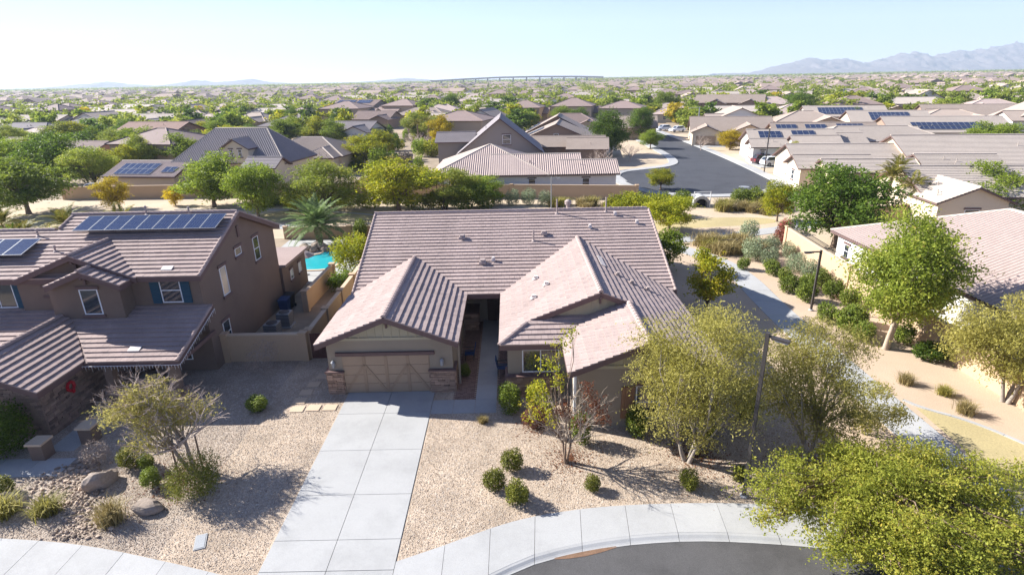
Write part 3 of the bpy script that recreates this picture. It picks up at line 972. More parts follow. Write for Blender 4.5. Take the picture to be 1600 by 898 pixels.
# stone-faced wing, porch posts
sw = MB().box(-27.2, -22.15, 23.3, 29.6, 0, 2.6).build('stone_wing', M['stone_left'], lh)
mb = MB()
stone_face(mb, (-27.2, 23.3), 1, 0, 5.05, 0, 2.62, (0, -1))
stone_face(mb, (-22.15, 23.3), 0, 1, 6.0, 0, 2.62, (1, 0))
mb.extrude([(-27.2, 23.28, 2.6), (-22.15, 23.28, 2.6), (-22.15, 23.28, 2.75), (qx, 23.28, 3.8), (-27.2, 23.28, 2.75)], (0, .2, 0))
tag(mb.build('stone_cladding', M['stone_left'], sw), kind='stuff')
for x, y in ((-17.35, 25.95), (-20.6, 25.95)):
    po = MB().box(x - .2, x + .2, y - .2, y + .2, 0.02, 2.55).build('porch_post', M['stucco_left'], lh)
    mb = MB()
    for a in ((x - .32, y - .32, 1, 0, (0, -1)), (x + .32, y - .32, 0, 1, (1, 0)), (x + .32, y + .32, -1, 0, (0, 1)), (x - .32, y + .32, 0, -1, (-1, 0))):
        stone_face(mb, a[:2], a[2], a[3], .64, 0, 1.0, a[4])
    mb.box(x - .32, x + .32, y - .32, y + .32, 0, 1.0)
    tag(mb.build('stone_base', M['stone_left'], po), kind='stuff')
MB().box(-21.9, -16.95, 25.75, 25.9, 2.35, 2.56).box(-17.1, -16.95, 25.9, 29.75, 2.35, 2.56).build('porch_beam', TR, lh)
window(lh, (-19.4, 29.75, 1.45), 1.6, 1.5, (0, -1), mull=2)
MB().box(-21.8, -20.7, 29.66, 29.74, .03, 2.2).build('front_door', M['door'], lh)
# icicle light string along the porch eave
mb = MB()
pts = [(-21.6 + i * .16, 25.5, 2.56) for i in range(31)] + [(-16.7, 25.55 + i * .17, 2.56 + p3 * .17 * i) for i in range(25)]
mb.tube(pts, .012, 4)
for i, p in enumerate(pts[::1]):
    L = (.12, .25, .18, .32)[i % 4]
    mb.tube([p, (p[0], p[1], p[2] - L)], [.012, .006], 3)
mb.build('icicle_lights', M['white'], lh)
# solar panels: a framed module each
def solar_panel(parent, c, u, v, w, h, n):
    """u,v unit vectors in the plane, c the centre; panel mesh in its own frame so the cells follow it"""
    key = ('sp', round(w, 2), round(h, 2))
    if key not in RIDGE:
        RIDGE[key] = (MB().box(-w / 2 + .02, w / 2 - .02, -h / 2 + .02, h / 2 - .02, -.02, .022).mesh('solar_panel', M['solar']),
                      MB().box(-w / 2, w / 2, -h / 2, -h / 2 + .02, -.025, .026).box(-w / 2, w / 2, h / 2 - .02, h / 2, -.025, .026).box(-w / 2, -w / 2 + .02, -h / 2 + .02, h / 2 - .02, -.025, .026).box(w / 2 - .02, w / 2, -h / 2 + .02, h / 2 - .02, -.025, .026).mesh('frame', M['metal_grey']))
    rot = Matrix((u, v, n)).transposed().to_euler()
    o = link('solar_panel', RIDGE[key][0], parent, c, rot)
    link('frame', RIDGE[key][1], o)
    return o
v2 = Vector((0, 1, P2)).normalized(); u2 = Vector((1, 0, 0)); n2 = u2.cross(v2)
tl = math.atan(P2)
for i in range(9):
    x = -25.38 + i * .937
    b = Vector((x, 33.75, E2 + P2 * (33.75 - 29.35))) + n2 * .34
    vv = Vector((0, math.cos(tl - .10), math.sin(tl - .10))); nn = u2.cross(vv)
    solar_panel(lh, b, u2, vv, .92, 1.75, nn)
for i in range(5):
    x = -28.0 - i * 1.075
    b = Vector((x, 31.7, E2 + P2 * (31.7 - 29.35))) + n2 * .34
    solar_panel(lh, b, u2, vv, 1.05, 1.75, nn)
for x, y, h in ((-22.6, 34.9, .5), (-19.9, 34.8, .45), (-28.1, 33.0, .4), (-26.2, 31.6, .3)):
    MB().lathe([(.17, -.05), (.13, .05), (.05, .1), (.05, h), (.09, h + .02), (.05, h + .1)], 8, (x, y, E2 + P2 * (y - 29.35))).build('vent_pipe', M['vent'], lroof)
for (x, y) in ((-19.0, 29.95), (-19.4, 26.4), (-29.5, 31.0)):
    z = (E2 + P2 * (y - 29.35)) if y > 29 else 2.7 + p3 * (y - 25.6)
    s = P2 if y > 29 else p3
    MB().extrude([(x - .3, y - .16, z + .075 - .16 * s), (x + .3, y - .16, z + .075 - .16 * s), (x + .3, y + .16, z + .075 + .16 * s), (x - .3, y + .16, z + .075 + .16 * s)], (0, 0, .03)).build('pale_tile', M['ventlight'], lroof)
# ================================================================== PLANTS: generators
LM = {}
LM['green'] = leaf_mat('leaf_green', [(0.0, (0.085, 0.14, 0.012)), (0.5, (0.215, 0.29, 0.028)), (1.0, (0.37, 0.43, 0.055))], 0.5)
LM['dark'] = leaf_mat('leaf_dark_green', [(0.0, (0.042, 0.085, 0.010)), (0.6, (0.115, 0.185, 0.020)), (1.0, (0.24, 0.31, 0.04))], 0.5)
LM['lime'] = leaf_mat('leaf_yellow_green', [(0.0, (0.15, 0.19, 0.010)), (0.5, (0.33, 0.355, 0.02)), (0.85, (0.50, 0.45, 0.03)), (1.0, (0.58, 0.42, 0.04))], 0.5)
LM['olive'] = leaf_mat('leaf_olive', [(0.0, (0.17, 0.16, 0.028)), (0.5, (0.37, 0.335, 0.07)), (1.0, (0.56, 0.49, 0.15))], 0.5)
LM['gold'] = leaf_mat('leaf_gold', [(0.0, (0.30, 0.24, 0.012)), (0.5, (0.55, 0.42, 0.02)), (1.0, (0.70, 0.52, 0.03))], 0.5)
LM['orange'] = leaf_mat('leaf_orange', [(0.0, (0.38, 0.20, 0.012)), (0.5, (0.62, 0.34, 0.02)), (1.0, (0.70, 0.46, 0.03))], 0.5)
LM['sage'] = leaf_mat('leaf_sage', [(0.0, (0.15, 0.19, 0.10)), (0.5, (0.29, 0.34, 0.19)), (1.0, (0.43, 0.48, 0.30))], 0.25)
LM['shrub'] = leaf_mat('leaf_shrub', [(0.0, (0.08, 0.09, 0.012)), (0.5, (0.19, 0.20, 0.025)), (1.0, (0.33, 0.31, 0.05))], 0.28)
LM['clipped'] = leaf_mat('leaf_clipped', [(0.0, (0.07, 0.11, 0.012)), (0.5, (0.17, 0.22, 0.024)), (1.0, (0.30, 0.34, 0.05))], 0.28)
LM['rust'] = leaf_mat('leaf_rust', [(0.0, (0.13, 0.045, 0.02)), (0.6, (0.24, 0.085, 0.04)), (1.0, (0.30, 0.16, 0.07))])
LM['red'] = leaf_mat('flower_red', [(0.0, (0.12, 0.14, 0.03)), (0.4, (0.32, 0.10, 0.07)), (1.0, (0.50, 0.13, 0.11))])
LM['straw'] = leaf_mat('grass_straw', [(0.0, (0.20, 0.15, 0.05)), (0.5, (0.35, 0.27, 0.10)), (1.0, (0.48, 0.39, 0.18))], 0.25)
LM['dead'] = leaf_mat('twig_grey', [(0.0, (0.26, 0.19, 0.14)), (0.5, (0.38, 0.30, 0.24)), (1.0, (0.52, 0.43, 0.36))], 0.1)
LM['palm'] = leaf_mat('leaf_palm', [(0.0, (0.06, 0.11, 0.025)), (0.5, (0.15, 0.23, 0.065)), (1.0, (0.28, 0.36, 0.14))], 0.35)
LM['palm_gold'] = leaf_mat('leaf_palm_gold', [(0.0, (0.09, 0.11, 0.018)), (0.5, (0.20, 0.20, 0.03)), (1.0, (0.36, 0.27, 0.06))], 0.3)

def unit(n):
    d = RNG.normal(size=(n, 3))
    return d / np.linalg.norm(d, axis=1, keepdims=True)

def quads_mesh(name, Q, tint, m):
    """Q: n x 4 x 3 leaf corners -> mesh with a per-leaf 'tint'"""
    n = len(Q)
    me = bpy.data.meshes.new(name)
    me.vertices.add(4 * n)
    me.vertices.foreach_set('co', np.ascontiguousarray(Q, dtype=np.float32).ravel())
    me.loops.add(4 * n)
    me.loops.foreach_set('vertex_index', np.arange(4 * n, dtype=np.int32))
    me.polygons.add(n)
    me.polygons.foreach_set('loop_start', np.arange(0, 4 * n, 4, dtype=np.int32))
    at = me.attributes.new('tint', 'FLOAT', 'FACE')
    at.data.foreach_set('value', np.clip(tint, 0, 1).astype(np.float32))
    me.materials.append(m)
    me.update(calc_edges=True)
    return me

def leaf_quads(P, out, size, aspect=0.5, droop=0.0, face=0.5):
    n = len(P)
    a = unit(n)
    a[:, 2] -= droop
    a /= np.linalg.norm(a, axis=1, keepdims=True)
    nr = unit(n) * (1 - face) + out * face + np.array([0, 0, 0.25])
    b = np.cross(a, nr)
    b /= np.linalg.norm(b, axis=1, keepdims=True) + 1e-9
    s = size * RNG.uniform(.6, 1.4, (n, 1))
    return np.stack([P - a * s / 2, P + b * s * aspect / 2, P + a * s / 2, P - b * s * aspect / 2], axis=1)

def cloud(clumps, n, size, aspect=0.5, droop=0.0, shell=0.42, face=0.45, tint=0.5, tvar=0.35, flat=0.0, shoots=0.35):
    """leaves through the volume of ellipsoid clumps (x,y,z,rx,ry,rz)"""
    c = np.array(clumps, dtype=float)
    w = (c[:, 3] * c[:, 4] + c[:, 3] * c[:, 5])
    idx = RNG.choice(len(c), n, p=w / w.sum())
    d = unit(n)
    if flat: d[:, 2] = np.where(d[:, 2] < 0, d[:, 2] * (1 - flat), d[:, 2])
    r = RNG.uniform(0, 1, (n, 1)) ** shell
    # ragged outline: some leaves push out past the clump
    r = r * RNG.uniform(.82, 1.12, (n, 1))
    P = c[idx, :3] + d * r * c[idx, 3:6]
    ct = RNG.uniform(-.5, .5, len(c))
    t = tint + (RNG.uniform(-.5, .5, n) * .9 + ct[idx] * .7) * tvar * 1.4
    if shoots:                       # sprays of leaves that reach out of the clumps
        ns = int(n * shoots / 9)
        ii = RNG.choice(len(c), ns, p=w / w.sum())
        dd = unit(ns)
        dd[:, 2] = dd[:, 2] * .6 + .25 - droop * .3
        st = c[ii, :3] + dd * c[ii, 3:6] * RNG.uniform(.7, 1.0, (ns, 1))
        ax = dd + unit(ns) * .45
        ln = c[ii, 3:4] * RNG.uniform(.25, .8, (ns, 1))
        f = np.repeat(np.linspace(0, 1, 9)[None, :, None], ns, 0)
        sp = st[:, None, :] + ax[:, None, :] * f * ln[:, None, :]
        sp[:, :, 2] -= (f[:, :, 0] ** 2) * ln * (.25 + droop * .5)
        sp = (sp + RNG.normal(0, size * .35, sp.shape)).reshape(-1, 3)
        P = np.concatenate([P, sp]); d = np.concatenate([d, np.repeat(dd, 9, 0)])
        t = np.concatenate([t, np.repeat(tint + .1 + RNG.uniform(-.5, .5, ns) * tvar * 1.3, 9) + RNG.uniform(-.12, .12, ns * 9)])
    return leaf_quads(P, d, size, aspect, droop, face), t

def limb(mb, p0, p1, r0, r1, sag=0.15, n=5, seg=4, wob=0.06):
    p0, p1 = Vector(p0), Vector(p1)
    L = (p1 - p0).length
    mid = (p0 + p1) / 2 + Vector((random.uniform(-1, 1), random.uniform(-1, 1), random.uniform(.2, 1))) * L * sag
    pts, rr = [], []
    for i in range(seg + 1):
        t = i / seg
        p = p0 * (1 - t) ** 2 + mid * 2 * t * (1 - t) + p1 * t * t
        if 0 < i < seg: p += Vector((random.uniform(-1, 1), random.uniform(-1, 1), random.uniform(-1, 1))) * L * wob * .5
        pts.append(p)
        rr.append(r0 + (r1 - r0) * t)
    mb.tube(pts, rr, n)
    return pts

def trunk_mesh(clumps, fork, r, m, stems=1, lean=(0, 0), spread=0.25, twig=True, detail=5):
    """trunk(s) from the ground to the fork, then a limb into every clump with twigs"""
    mb = MB()
    forks = []
    for s in range(stems):
        a = 2 * PI * s / max(1, stems) + random.uniform(0, 1)
        b = Vector((math.cos(a) * spread * .3, math.sin(a) * spread * .3, 0)) if stems > 1 else Vector((0, 0, 0))
        f = Vector((lean[0] + math.cos(a) * spread * (stems > 1), lean[1] + math.sin(a) * spread * (stems > 1), fork * random.uniform(.85, 1.1)))
        k = r / math.sqrt(stems)
        pts = [b + Vector((0, 0, -.15)), b + Vector((0, 0, .05)), b.lerp(f, .35) + Vector((random.uniform(-.05, .05), random.uniform(-.05, .05), 0)), b.lerp(f, .7), f]
        mb.tube(pts, [k * 1.5, k * 1.25, k, k * .88, k * .78], detail + 2)
        forks.append((f, k))
    for c in clumps:
        c0 = Vector(c[:3])
        f, k = min(forks, key=lambda q: (q[0] - c0).length + random.uniform(0, .4))
        pts = limb(mb, f - Vector((0, 0, random.uniform(0, .25))), c0, k * .6, k * .14, n=detail)
        if twig:
            for q in range(3):
                e = c0 + Vector((random.uniform(-1, 1) * c[3], random.uniform(-1, 1) * c[4], random.uniform(-.3, 1) * c[5])) * .75
                limb(mb, pts[random.choice((2, 3))], e, k * .2, k * .05, n=3, seg=2)
    return mb.mesh('trunk', m, smooth=True)

def crown_clumps(rx, ry, z0, z1, n, size, seed, cx=0, cy=0, low=0.25):
    """clump centres spread over an egg-shaped crown between z0 and z1"""
    rnd = random.Random(seed)
    out = []
    zc, rz = (z0 + z1) / 2, (z1 - z0) / 2
    tries = 0
    while len(out) < n and tries < 4000:
        tries += 1
        d = Vector((rnd.gauss(0, 1), rnd.gauss(0, 1), rnd.gauss(0, 1))).normalized()
        rr = rnd.uniform(.35, .88)
        p = Vector((cx + d.x * rx * rr, cy + d.y * ry * rr, zc + d.z * rz * rr))
        if p.z < z0 + (z1 - z0) * low * .4 and abs(d.x) + abs(d.y) > 1.1: continue
        s = size * rnd.uniform(.7, 1.3)
        if any((Vector(o[:3]) - p).length < (o[3] + s) * .42 for o in out): continue
        out.append((p.x, p.y, p.z, s, s, s * rnd.uniform(.6, .85)))
    return out

def make_tree(name, label, cat, loc, trunk, crown, rz=0.0, s=1.0, group=None, extra=None):
    t = tag(empty(name, loc, rz), label, cat, group)
    t.scale = s if hasattr(s, '__len__') else (s, s, s)
    if trunk: link('trunk', trunk, t)
    if crown: link('crown', crown, t)
    for nm, me in (extra or []): link(nm, me, t)
    return t

def twig_spray(n, base, reach, r, depth=3, seed=1, up=0.5, mbx=None):
    """bare branching twigs"""
    rnd = random.Random(seed)
    mb = mbx or MB()
    def grow(p, d, L, r, k):
        e = p + d * L
        m_ = p.lerp(e, .5) + Vector((rnd.uniform(-1, 1), rnd.uniform(-1, 1), rnd.uniform(-.5, 1))) * L * .1
        mb.tube([p, m_, e], [r, r * .8, r * .55], 4 if k > 1 else 3, cap=False)
        if k <= 0: return
        for i in range(rnd.choice((2, 3, 3))):
            nd = (d + Vector((rnd.uniform(-1, 1), rnd.uniform(-1, 1), rnd.uniform(-.5, .9))) * .75).normalized()
            grow(p.lerp(e, rnd.uniform(.45, 1)), nd, L * rnd.uniform(.5, .78), r * .55, k - 1)
    for i in range(n):
        a = 2 * PI * i / n + rnd.uniform(-.4, .4)
        d = Vector((math.cos(a), math.sin(a), up + rnd.uniform(-.2, .5))).normalized()
        grow(Vector(base), d, reach * rnd.uniform(.35, .5), r, depth)
    return mb

def shrub_mesh(name, rx, rz, n, leaf, m, seed=0, aspect=.55, lumps=7, flatbase=True, tint=.5, core=True):
    """rounded shrub: leaves packed over a lumpy dome, dark inside"""
    rnd = random.Random(seed)
    cl = [(0, 0, rz * .55, rx * .8, rx * .8, rz * .62)]
    for i in range(lumps):
        a = 2 * PI * i / lumps + rnd.uniform(-.3, .3)
        k = rnd.uniform(.3, .5)
        cl.append((math.cos(a) * rx * .52, math.sin(a) * rx * .52, rz * rnd.uniform(.35, .75), rx * k, rx * k, rz * k * .9))
    Q, t = cloud(cl, n, leaf, aspect, 0, .22, .35, tint, .4, shoots=0)
    z = Q[:, :, 2]
    Q[:, :, 2] = np.where(z < 0.02, 0.02 + np.abs(z) * .2, z)
    return quads_mesh(name, Q, t, m)

def grass_mesh(name, n, h, r, m, arch=0.6, w=.02):
    base = RNG.normal(0, r * .35, (n, 2))
    ang = RNG.uniform(0, 2 * PI, n)
    L = h * RNG.uniform(.6, 1.15, n)
    lean = RNG.uniform(.1, arch, n)
    dx, dy = np.cos(ang), np.sin(ang)
    px, py = -dy, dx
    Q = []
    P0 = np.stack([base[:, 0], base[:, 1], np.zeros(n)], 1)
    P1 = P0 + np.stack([dx * L * lean * .4, dy * L * lean * .4, L * .6], 1)
    P2 = P0 + np.stack([dx * L * lean * 1.2, dy * L * lean * 1.2, L * (1 - .35 * lean)], 1)
    s = np.stack([px, py, np.zeros(n)], 1) * w
    Qa = np.stack([P0 - s, P0 + s, P1 + s * .9, P1 - s * .9], 1)
    Qb = np.stack([P1 - s * .9, P1 + s * .9, P2 + s * .2, P2 - s * .2], 1)
    t = RNG.uniform(0, 1, n)
    return quads_mesh(name, np.concatenate([Qa, Qb]), np.concatenate([t, t]), m)

def frond_mesh(L, m, leafl=0.42, n=34, arch=0.9, w=.035):
    """one feather palm frond lying along +Y, arching down"""
    Q, T = [], []
    def spine(t): return Vector((0, L * (t - .12 * arch * t * t), L * arch * (.42 * t - .62 * t * t)))
    for i in range(n):
        t = .12 + .88 * i / n
        p = spine(t)
        d = (spine(min(1, t + .03)) - p).normalized()
        ll = leafl * math.sin(PI * (.18 + .78 * t)) + .05
        for s in (-1, 1):
            e = p + (Vector((s, 0, 0)) * .8 + d * .75 + Vector((0, 0, random.uniform(-.35, .1)))).normalized() * ll
            k = d * w * .5
            mid = p.lerp(e, .5) + Vector((0, 0, .02))
            Q.append([p - k, mid - k * 1.4, e, mid + k * 1.4]); T.append(random.uniform(.2, .9))
    for i in range(8):
        a, b = spine(i / 8), spine((i + 1) / 8)
        k = Vector((.028 * (1 - i / 9), 0, 0))
        Q.append([a - k, b - k * .85, b + k * .85, a + k]); T.append(.95)
    return quads_mesh('frond', np.array([[tuple(v) for v in q] for q in Q]), np.array(T), m)

def make_palm(name, label, loc, h, L, nf, m, group=None, r=.2, bark='bark', fm=None, tiltlo=-.35):
    t = tag(empty(name, loc, random.uniform(0, 6)), label, 'palm tree', group)
    mb = MB()
    pts, rr = [], []
    nseg = 7
    for i in range(nseg + 1):
        z = -.1 + (h + .1) * i / nseg
        pts.append((.05 * math.sin(i), .05 * math.cos(i * 1.3), z)); rr.append(r * (1.35 if i == 0 else 1.0 + .12 * (i % 2)))
    mb.tube(pts, rr, 9)
    mb.build('trunk', M[bark], t)
    fm = fm or frond_mesh(L, m)
    for i in range(nf):
        a = i * 2.39996
        el = tiltlo + (1.25 - tiltlo) * (i / nf) ** .8
        o = link('frond', fm, t, (0, 0, h), (el, 0, a))
        s = random.uniform(.85, 1.1)
        o.scale = (s, s, s)
    return t

def rock_mesh(seed, sx=1, sy=1, sz=.6, sub=2):
    bm = bmesh.new()
    bmesh.ops.create_icosphere(bm, subdivisions=sub, radius=1)
    rnd = random.Random(seed)
    ph = [(Vector((rnd.gauss(0, 1), rnd.gauss(0, 1), rnd.gauss(0, 1))).normalized(), rnd.uniform(.55, .95)) for _ in range(9)]
    for v in bm.verts:
        d = v.co.normalized()
        k = 1.0
        for n, c in ph:
            q = d.dot(n)
            if q > c: k = min(k, c / q)
        v.co = Vector((d.x * sx, d.y * sy, d.z * sz)) * k * rnd.uniform(.96, 1.04)
    me = bpy.data.meshes.new('rock')
    bm.to_mesh(me)
    bm.free()
    return me
# ================================================================== NEAR TREES
# feathery olive tree in front of the right wing
cl = crown_clumps(3.0, 2.6, .7, 7.0, 36, 1.0, 3, 0.5, 0.3, low=0)
tr = trunk_mesh(cl, 1.2, .15, M['bark_grey'], stems=3, spread=.45, detail=6)
Q, t = cloud(cl, 32000, .115, .30, .5, .55, .3, .55, .4)
make_tree('acacia_tree', 'feathery olive-yellow tree with grey stems before the right wing of the taupe house', 'tree', (7.44, 20.5, 0), tr, quads_mesh('crown', Q, t, LM['olive']))
cl = crown_clumps(2.5, 2.4, .9, 6.4, 28, .9, 5, 0.1, 0.5, low=0)
tr = trunk_mesh(cl, 1.5, .13, M['bark_grey'], stems=2, spread=.4, detail=6)
Q, t = cloud(cl, 23000, .115, .30, .5, .55, .3, .6, .4)
make_tree('acacia_tree', 'feathery olive-yellow tree just right of the tall near lamp post', 'tree', (12.5, 20.2, 0), tr, quads_mesh('crown', Q, t, LM['olive']))
cl = crown_clumps(1.5, 1.3, .6, 2.6, 9, .7, 15, 0, 0)
tr = trunk_mesh(cl, .8, .07, M['bark_grey'], stems=3, spread=.25)
Q, t = cloud(cl, 3400, .13, .3, .4, .5, .3, .5, .35)
make_tree('acacia_tree', 'low sprawling grey-olive sapling leaning over the concrete footpath', 'tree', (16.1, 22.2, 0), tr, quads_mesh('crown', Q, t, LM['olive']))
# big broad tree in the near right corner, over the sidewalk
cl = crown_clumps(5.7, 3.7, .4, 3.5, 115, .68, 9, .1, -2.5)
tr = trunk_mesh(cl, 1.3, .2, M['bark'], stems=1, lean=(-.1, -.5), detail=6)
Q, t = cloud(cl, 80000, .088, .5, .15, .65, .3, .5, .42, shoots=.6)
LM['ash'] = leaf_mat('leaf_ash', [(0.0, (0.20, 0.23, 0.025)), (0.45, (0.41, 0.44, 0.06)), (0.8, (0.58, 0.55, 0.09)), (1.0, (0.68, 0.50, 0.07))], 0.55)
make_tree('ash_tree', 'broad yellow-green tree hanging over the sidewalk in the near right corner', 'tree', (13.0, 17.6, 0), tr, quads_mesh('crown', Q, t, LM['ash']))
# slim multi-stem tree, half bare, in the front gravel
cl = [(-1.2, .2, 3.6, .55, .5, .4), (-.7, .3, 4.6, .6, .55, .5), (-.2, .2, 5.6, .5, .45, .45), (.15, .1, 6.2, .35, .35, .35), (-1.5, .1, 2.9, .5, .45, .35), (-.9, -.2, 3.0, .5, .5, .4), (-.4, .1, 3.9, .4, .4, .4), (-1.4, .3, 2.2, .5, .5, .4), (-.6, -.1, 2.2, .4, .4, .4)]
tr = trunk_mesh(cl, 1.0, .10, M['bark'], stems=3, spread=.22, detail=5)
Q, t = cloud(cl, 900, .11, .5, .1, .7, .3, .65, .4)
tw = twig_spray(14, (.1, 0, 1.0), 3.2, .03, 3, 21, .9)
cl2 = [(1.2, 0, 2.8, .5, .5, .4), (.9, .2, 3.4, .4, .4, .4), (1.5, -.1, 2.2, .4, .4, .3), (-.1, 0, 2.6, .5, .5, .4), (.6, .1, 1.9, .5, .4, .4)]
Q2, t2 = cloud(cl2, 1300, .09, .5, .2, .7, .3)
make_tree('crape_myrtle', 'slim half-bare tree with rust-red twigs and yellow leaves in front gravel', 'tree', (2.18, 20.56, 0), tr, quads_mesh('crown', Q, t, LM['lime']), extra=[('twigs', tw.mesh('twigs', M['bark_pale'])), ('dry_leaves', quads_mesh('dry_leaves', Q2, t2, LM['rust']))])
# leaning half-bare desert tree with stakes on the left
cl = crown_clumps(2.1, 1.7, 1.4, 4.2, 18, .65, 12, -1.3, .3)
tr = trunk_mesh(cl, 1.35, .12, M['bark_pale'], stems=2, lean=(-.35, .1), spread=.25)
Q, t = cloud(cl, 9000, .11, .3, .3, .7, .3, .75, .35)
tw = MB()
for i, c in enumerate(cl):
    twig_spray(4, c[:3], 1.6, .02, 3, 40 + i, .3, tw)
twig_spray(8, (-.3, 0, 1.3), 3.2, .05, 3, 33, .5, tw)
lt = make_tree('palo_verde', 'sparse olive desert tree with pale bare twigs and stakes before the left house', 'tree', (-13.95, 20.4, 0), tr, quads_mesh('crown', Q, t, LM['olive']), extra=[('twigs', tw.mesh('twigs', M['twig_pale']))])
for x, y in ((.35, .2), (-.45, -.25)):
    MB().tube([(x, y, -.1), (x, y, 1.75)], .035, 6).build('stake', M['bark'], lt)
# tall tree beside the right house
cl = crown_clumps(3.1, 2.7, .9, 8.3, 38, 1.15, 23, .9, .3)
tr = trunk_mesh(cl, 2.2, .2, M['bark_pale'], stems=2, lean=(.3, 0), spread=.25, detail=6)
Q, t = cloud(cl, 30000, .16, .5, .2, .5, .35, .5, .45)
LM['mid'] = leaf_mat('leaf_mid_green', [(0.0, (0.11, 0.155, 0.016)), (0.5, (0.265, 0.32, 0.038)), (0.9, (0.42, 0.43, 0.07)), (1.0, (0.50, 0.36, 0.09))], 0.5)
make_tree('elm_tree', 'tall green tree with pale trunk standing by the white house and block wall', 'tree', (22.43, 30.7, 0), tr, quads_mesh('crown', Q, t, LM['mid']))
cl = crown_clumps(2.8, 2.4, 1.2, 5.6, 20, 1.0, 29, -.4, 0)
tr = trunk_mesh(cl, 1.5, .15, M['bark_grey'], stems=3, spread=.4)
Q, t = cloud(cl, 17000, .15, .3, .5, .5, .3, .55, .35)
make_tree('acacia_tree', 'olive tree at the right picture edge before the shaded tile roof', 'tree', (24.6, 24.6, 0), tr, quads_mesh('crown', Q, t, LM['olive']))
# slim trees along the right side of the house
cl = crown_clumps(1.6, 1.5, 1.0, 4.9, 14, .75, 31)
tr = trunk_mesh(cl, 1.3, .09, M['bark'], stems=1)
Q, t = cloud(cl, 6500, .16, .5, .2, .5, .35, .6, .4)
make_tree('sapling', 'yellow-green sapling in the shade beside the right gable end', 'tree', (13.3, 36.0, 0), tr, quads_mesh('crown', Q, t, LM['lime']))
Q, t = cloud(crown_clumps(1.6, 1.6, .5, 3.7, 12, .8, 37), 4500, .18, .5, .2, .5, .35, .45, .4)
make_tree('sapling', 'dark green bushy tree beyond the right end of the ridge', 'tree', (13.4, 46.5, 0), trunk_mesh([(0, 0, 2, .6, .6, .6)], 1, .08, M['bark']), quads_mesh('crown', Q, t, LM['green']))

# ================================================================== SHRUBS AND GRASSES NEAR
ball = [shrub_mesh('foliage', .5, .82, 2600, .075, LM['shrub'], i, .5, 8) for i in range(3)]
def shrub(name, label, loc, me, s=1.0, group=None, rz=None, cat='shrub'):
    o = tag(link(name, me, None, loc, (0, 0, random.uniform(0, 6) if rz is None else rz), s), label, cat, group)
    return o
B = 'rounded shrubs in the front gravel'
for i, (x, y, s, lab) in enumerate(((-.16, 20.15, 1.05, 'topmost of the three ball shrubs grouped right of the driveway'), (-.9, 18.95, 1.05, 'greyish ball shrub nearest the driveway in the group of three'),
        (.03, 18.15, 1.1, 'ball shrub nearest the sidewalk in the group of three'), (3.1, 18.75, .75, 'small ball shrub alone below the half-bare slim tree'),
        (7.0, 18.8, .92, 'ball shrub in broken shade left of the near lamp post'), (9.2, 19.15, .75, 'small dark ball shrub right at the foot of the near lamp post'))):
    shrub('ball_shrub', lab, (x, y, 0), ball[i % 3], s, B)
gb = [shrub_mesh('foliage', .62, 1.25, 3200, .09, LM['clipped'], 10 + i, .5, 8) for i in range(2)]
shrub('round_shrub', 'big round green shrub at the corner of the front walk', (-.25, 24.6, 0), gb[0], (1.25, 1.1, 1.15))
rs = shrub_mesh('foliage', .75, 1.2, 2600, .09, LM['rust'], 14, .5, 7)
shrub('rust_shrub', 'rusty brown shrub left of the slim half-bare tree', (.95, 23.4, 0), rs, (1.0, .9, .75))
shrub('lime_shrub', 'loose yellow-green shrub under the small front window', (1.2, 24.6, 0), shrub_mesh('foliage', .7, 1.3, 2200, .1, LM['lime'], 15), (1.1, .9, 1.15))
shrub('round_shrub', 'green shrub with reddish tips below the front gable corner', (3.0, 22.0, 0), gb[1], (.95, .9, 1.1))
shrub('round_shrub', 'green shrub against the wall under the wide front window', (5.6, 22.4, 0), gb[0], (1.1, .85, 1.15))
shrub('round_shrub', 'dark green shrub half hidden under the feathery olive tree', (8.6, 22.2, 0), gb[1], (1.2, 1.0, 1.0))
shrub('round_shrub', 'dark green shrub in the shade right of the front wing', (11.2, 23.8, 0), gb[0], (1.4, 1.2, 1.1))
shrub('round_shrub', 'dark green shrub beside the downhill corner of the right wing', (10.8, 27.4, 0), gb[1], (1.3, 1.2, 1.2))
shrub('small_shrub', 'little green potted shrub in the shaded court by the garage side', (-2.75, 28.4, 0), gb[1], (.6, .6, .55))
# left yard
shrub('clipped_shrub', 'upper of two small clipped green shrubs by the leaning tree', (-15.95, 20.55, 0), gb[0], (.62, .62, .6))
shrub('clipped_shrub', 'lower of two small clipped green shrubs by the leaning tree', (-15.2, 19.55, 0), gb[1], (.72, .72, .62))
shrub('round_shrub', 'olive shrub just behind the two clipped green shrubs', (-16.75, 20.9, 0), ball[1], (1.25, 1.25, 1.2))
shrub('loose_shrub', 'large loose green shrub at the foot of the leaning tree', (-13.0, 18.9, 0), shrub_mesh('foliage', 1.25, 1.75, 7000, .09, LM['shrub'], 18, .35, 9), (1.0, .95, 1.0))
shrub('grey_shrub', 'grey leafless shrub beside the low pillars', (-18.6, 21.2, 0), shrub_mesh('foliage', .7, .95, 1800, .09, LM['dead'], 19, .2, 7), 1.0)
shrub('round_shrub', 'dark shrub in the house shadow between gravel and side wall', (-13.1, 25.2, 0), gb[1], (1.0, 1.0, .62))
shrub('bare_shrub', 'grey bare shrub in deep shade before the tan fence', (-14.3, 29.0, 0), shrub_mesh('foliage', 1.1, 1.9, 1600, .12, LM['dead'], 20, .2, 7))
shrub('round_shrub', 'large dark glossy shrub at the left edge by the stone wall', (-23.4, 21.9, 0), shrub_mesh('foliage', 1.35, 2.3, 6000, .12, LM['dark'], 22), (1.1, 1.0, 1.0))
shrub('ball_shrub', 'rusty ball shrub at the left edge beside a boulder', (-21.1, 19.0, 0), ball[2], (1.35, 1.3, .95))
G = grass_mesh('grass', 420, .85, .55, LM['straw'], .8, .012)
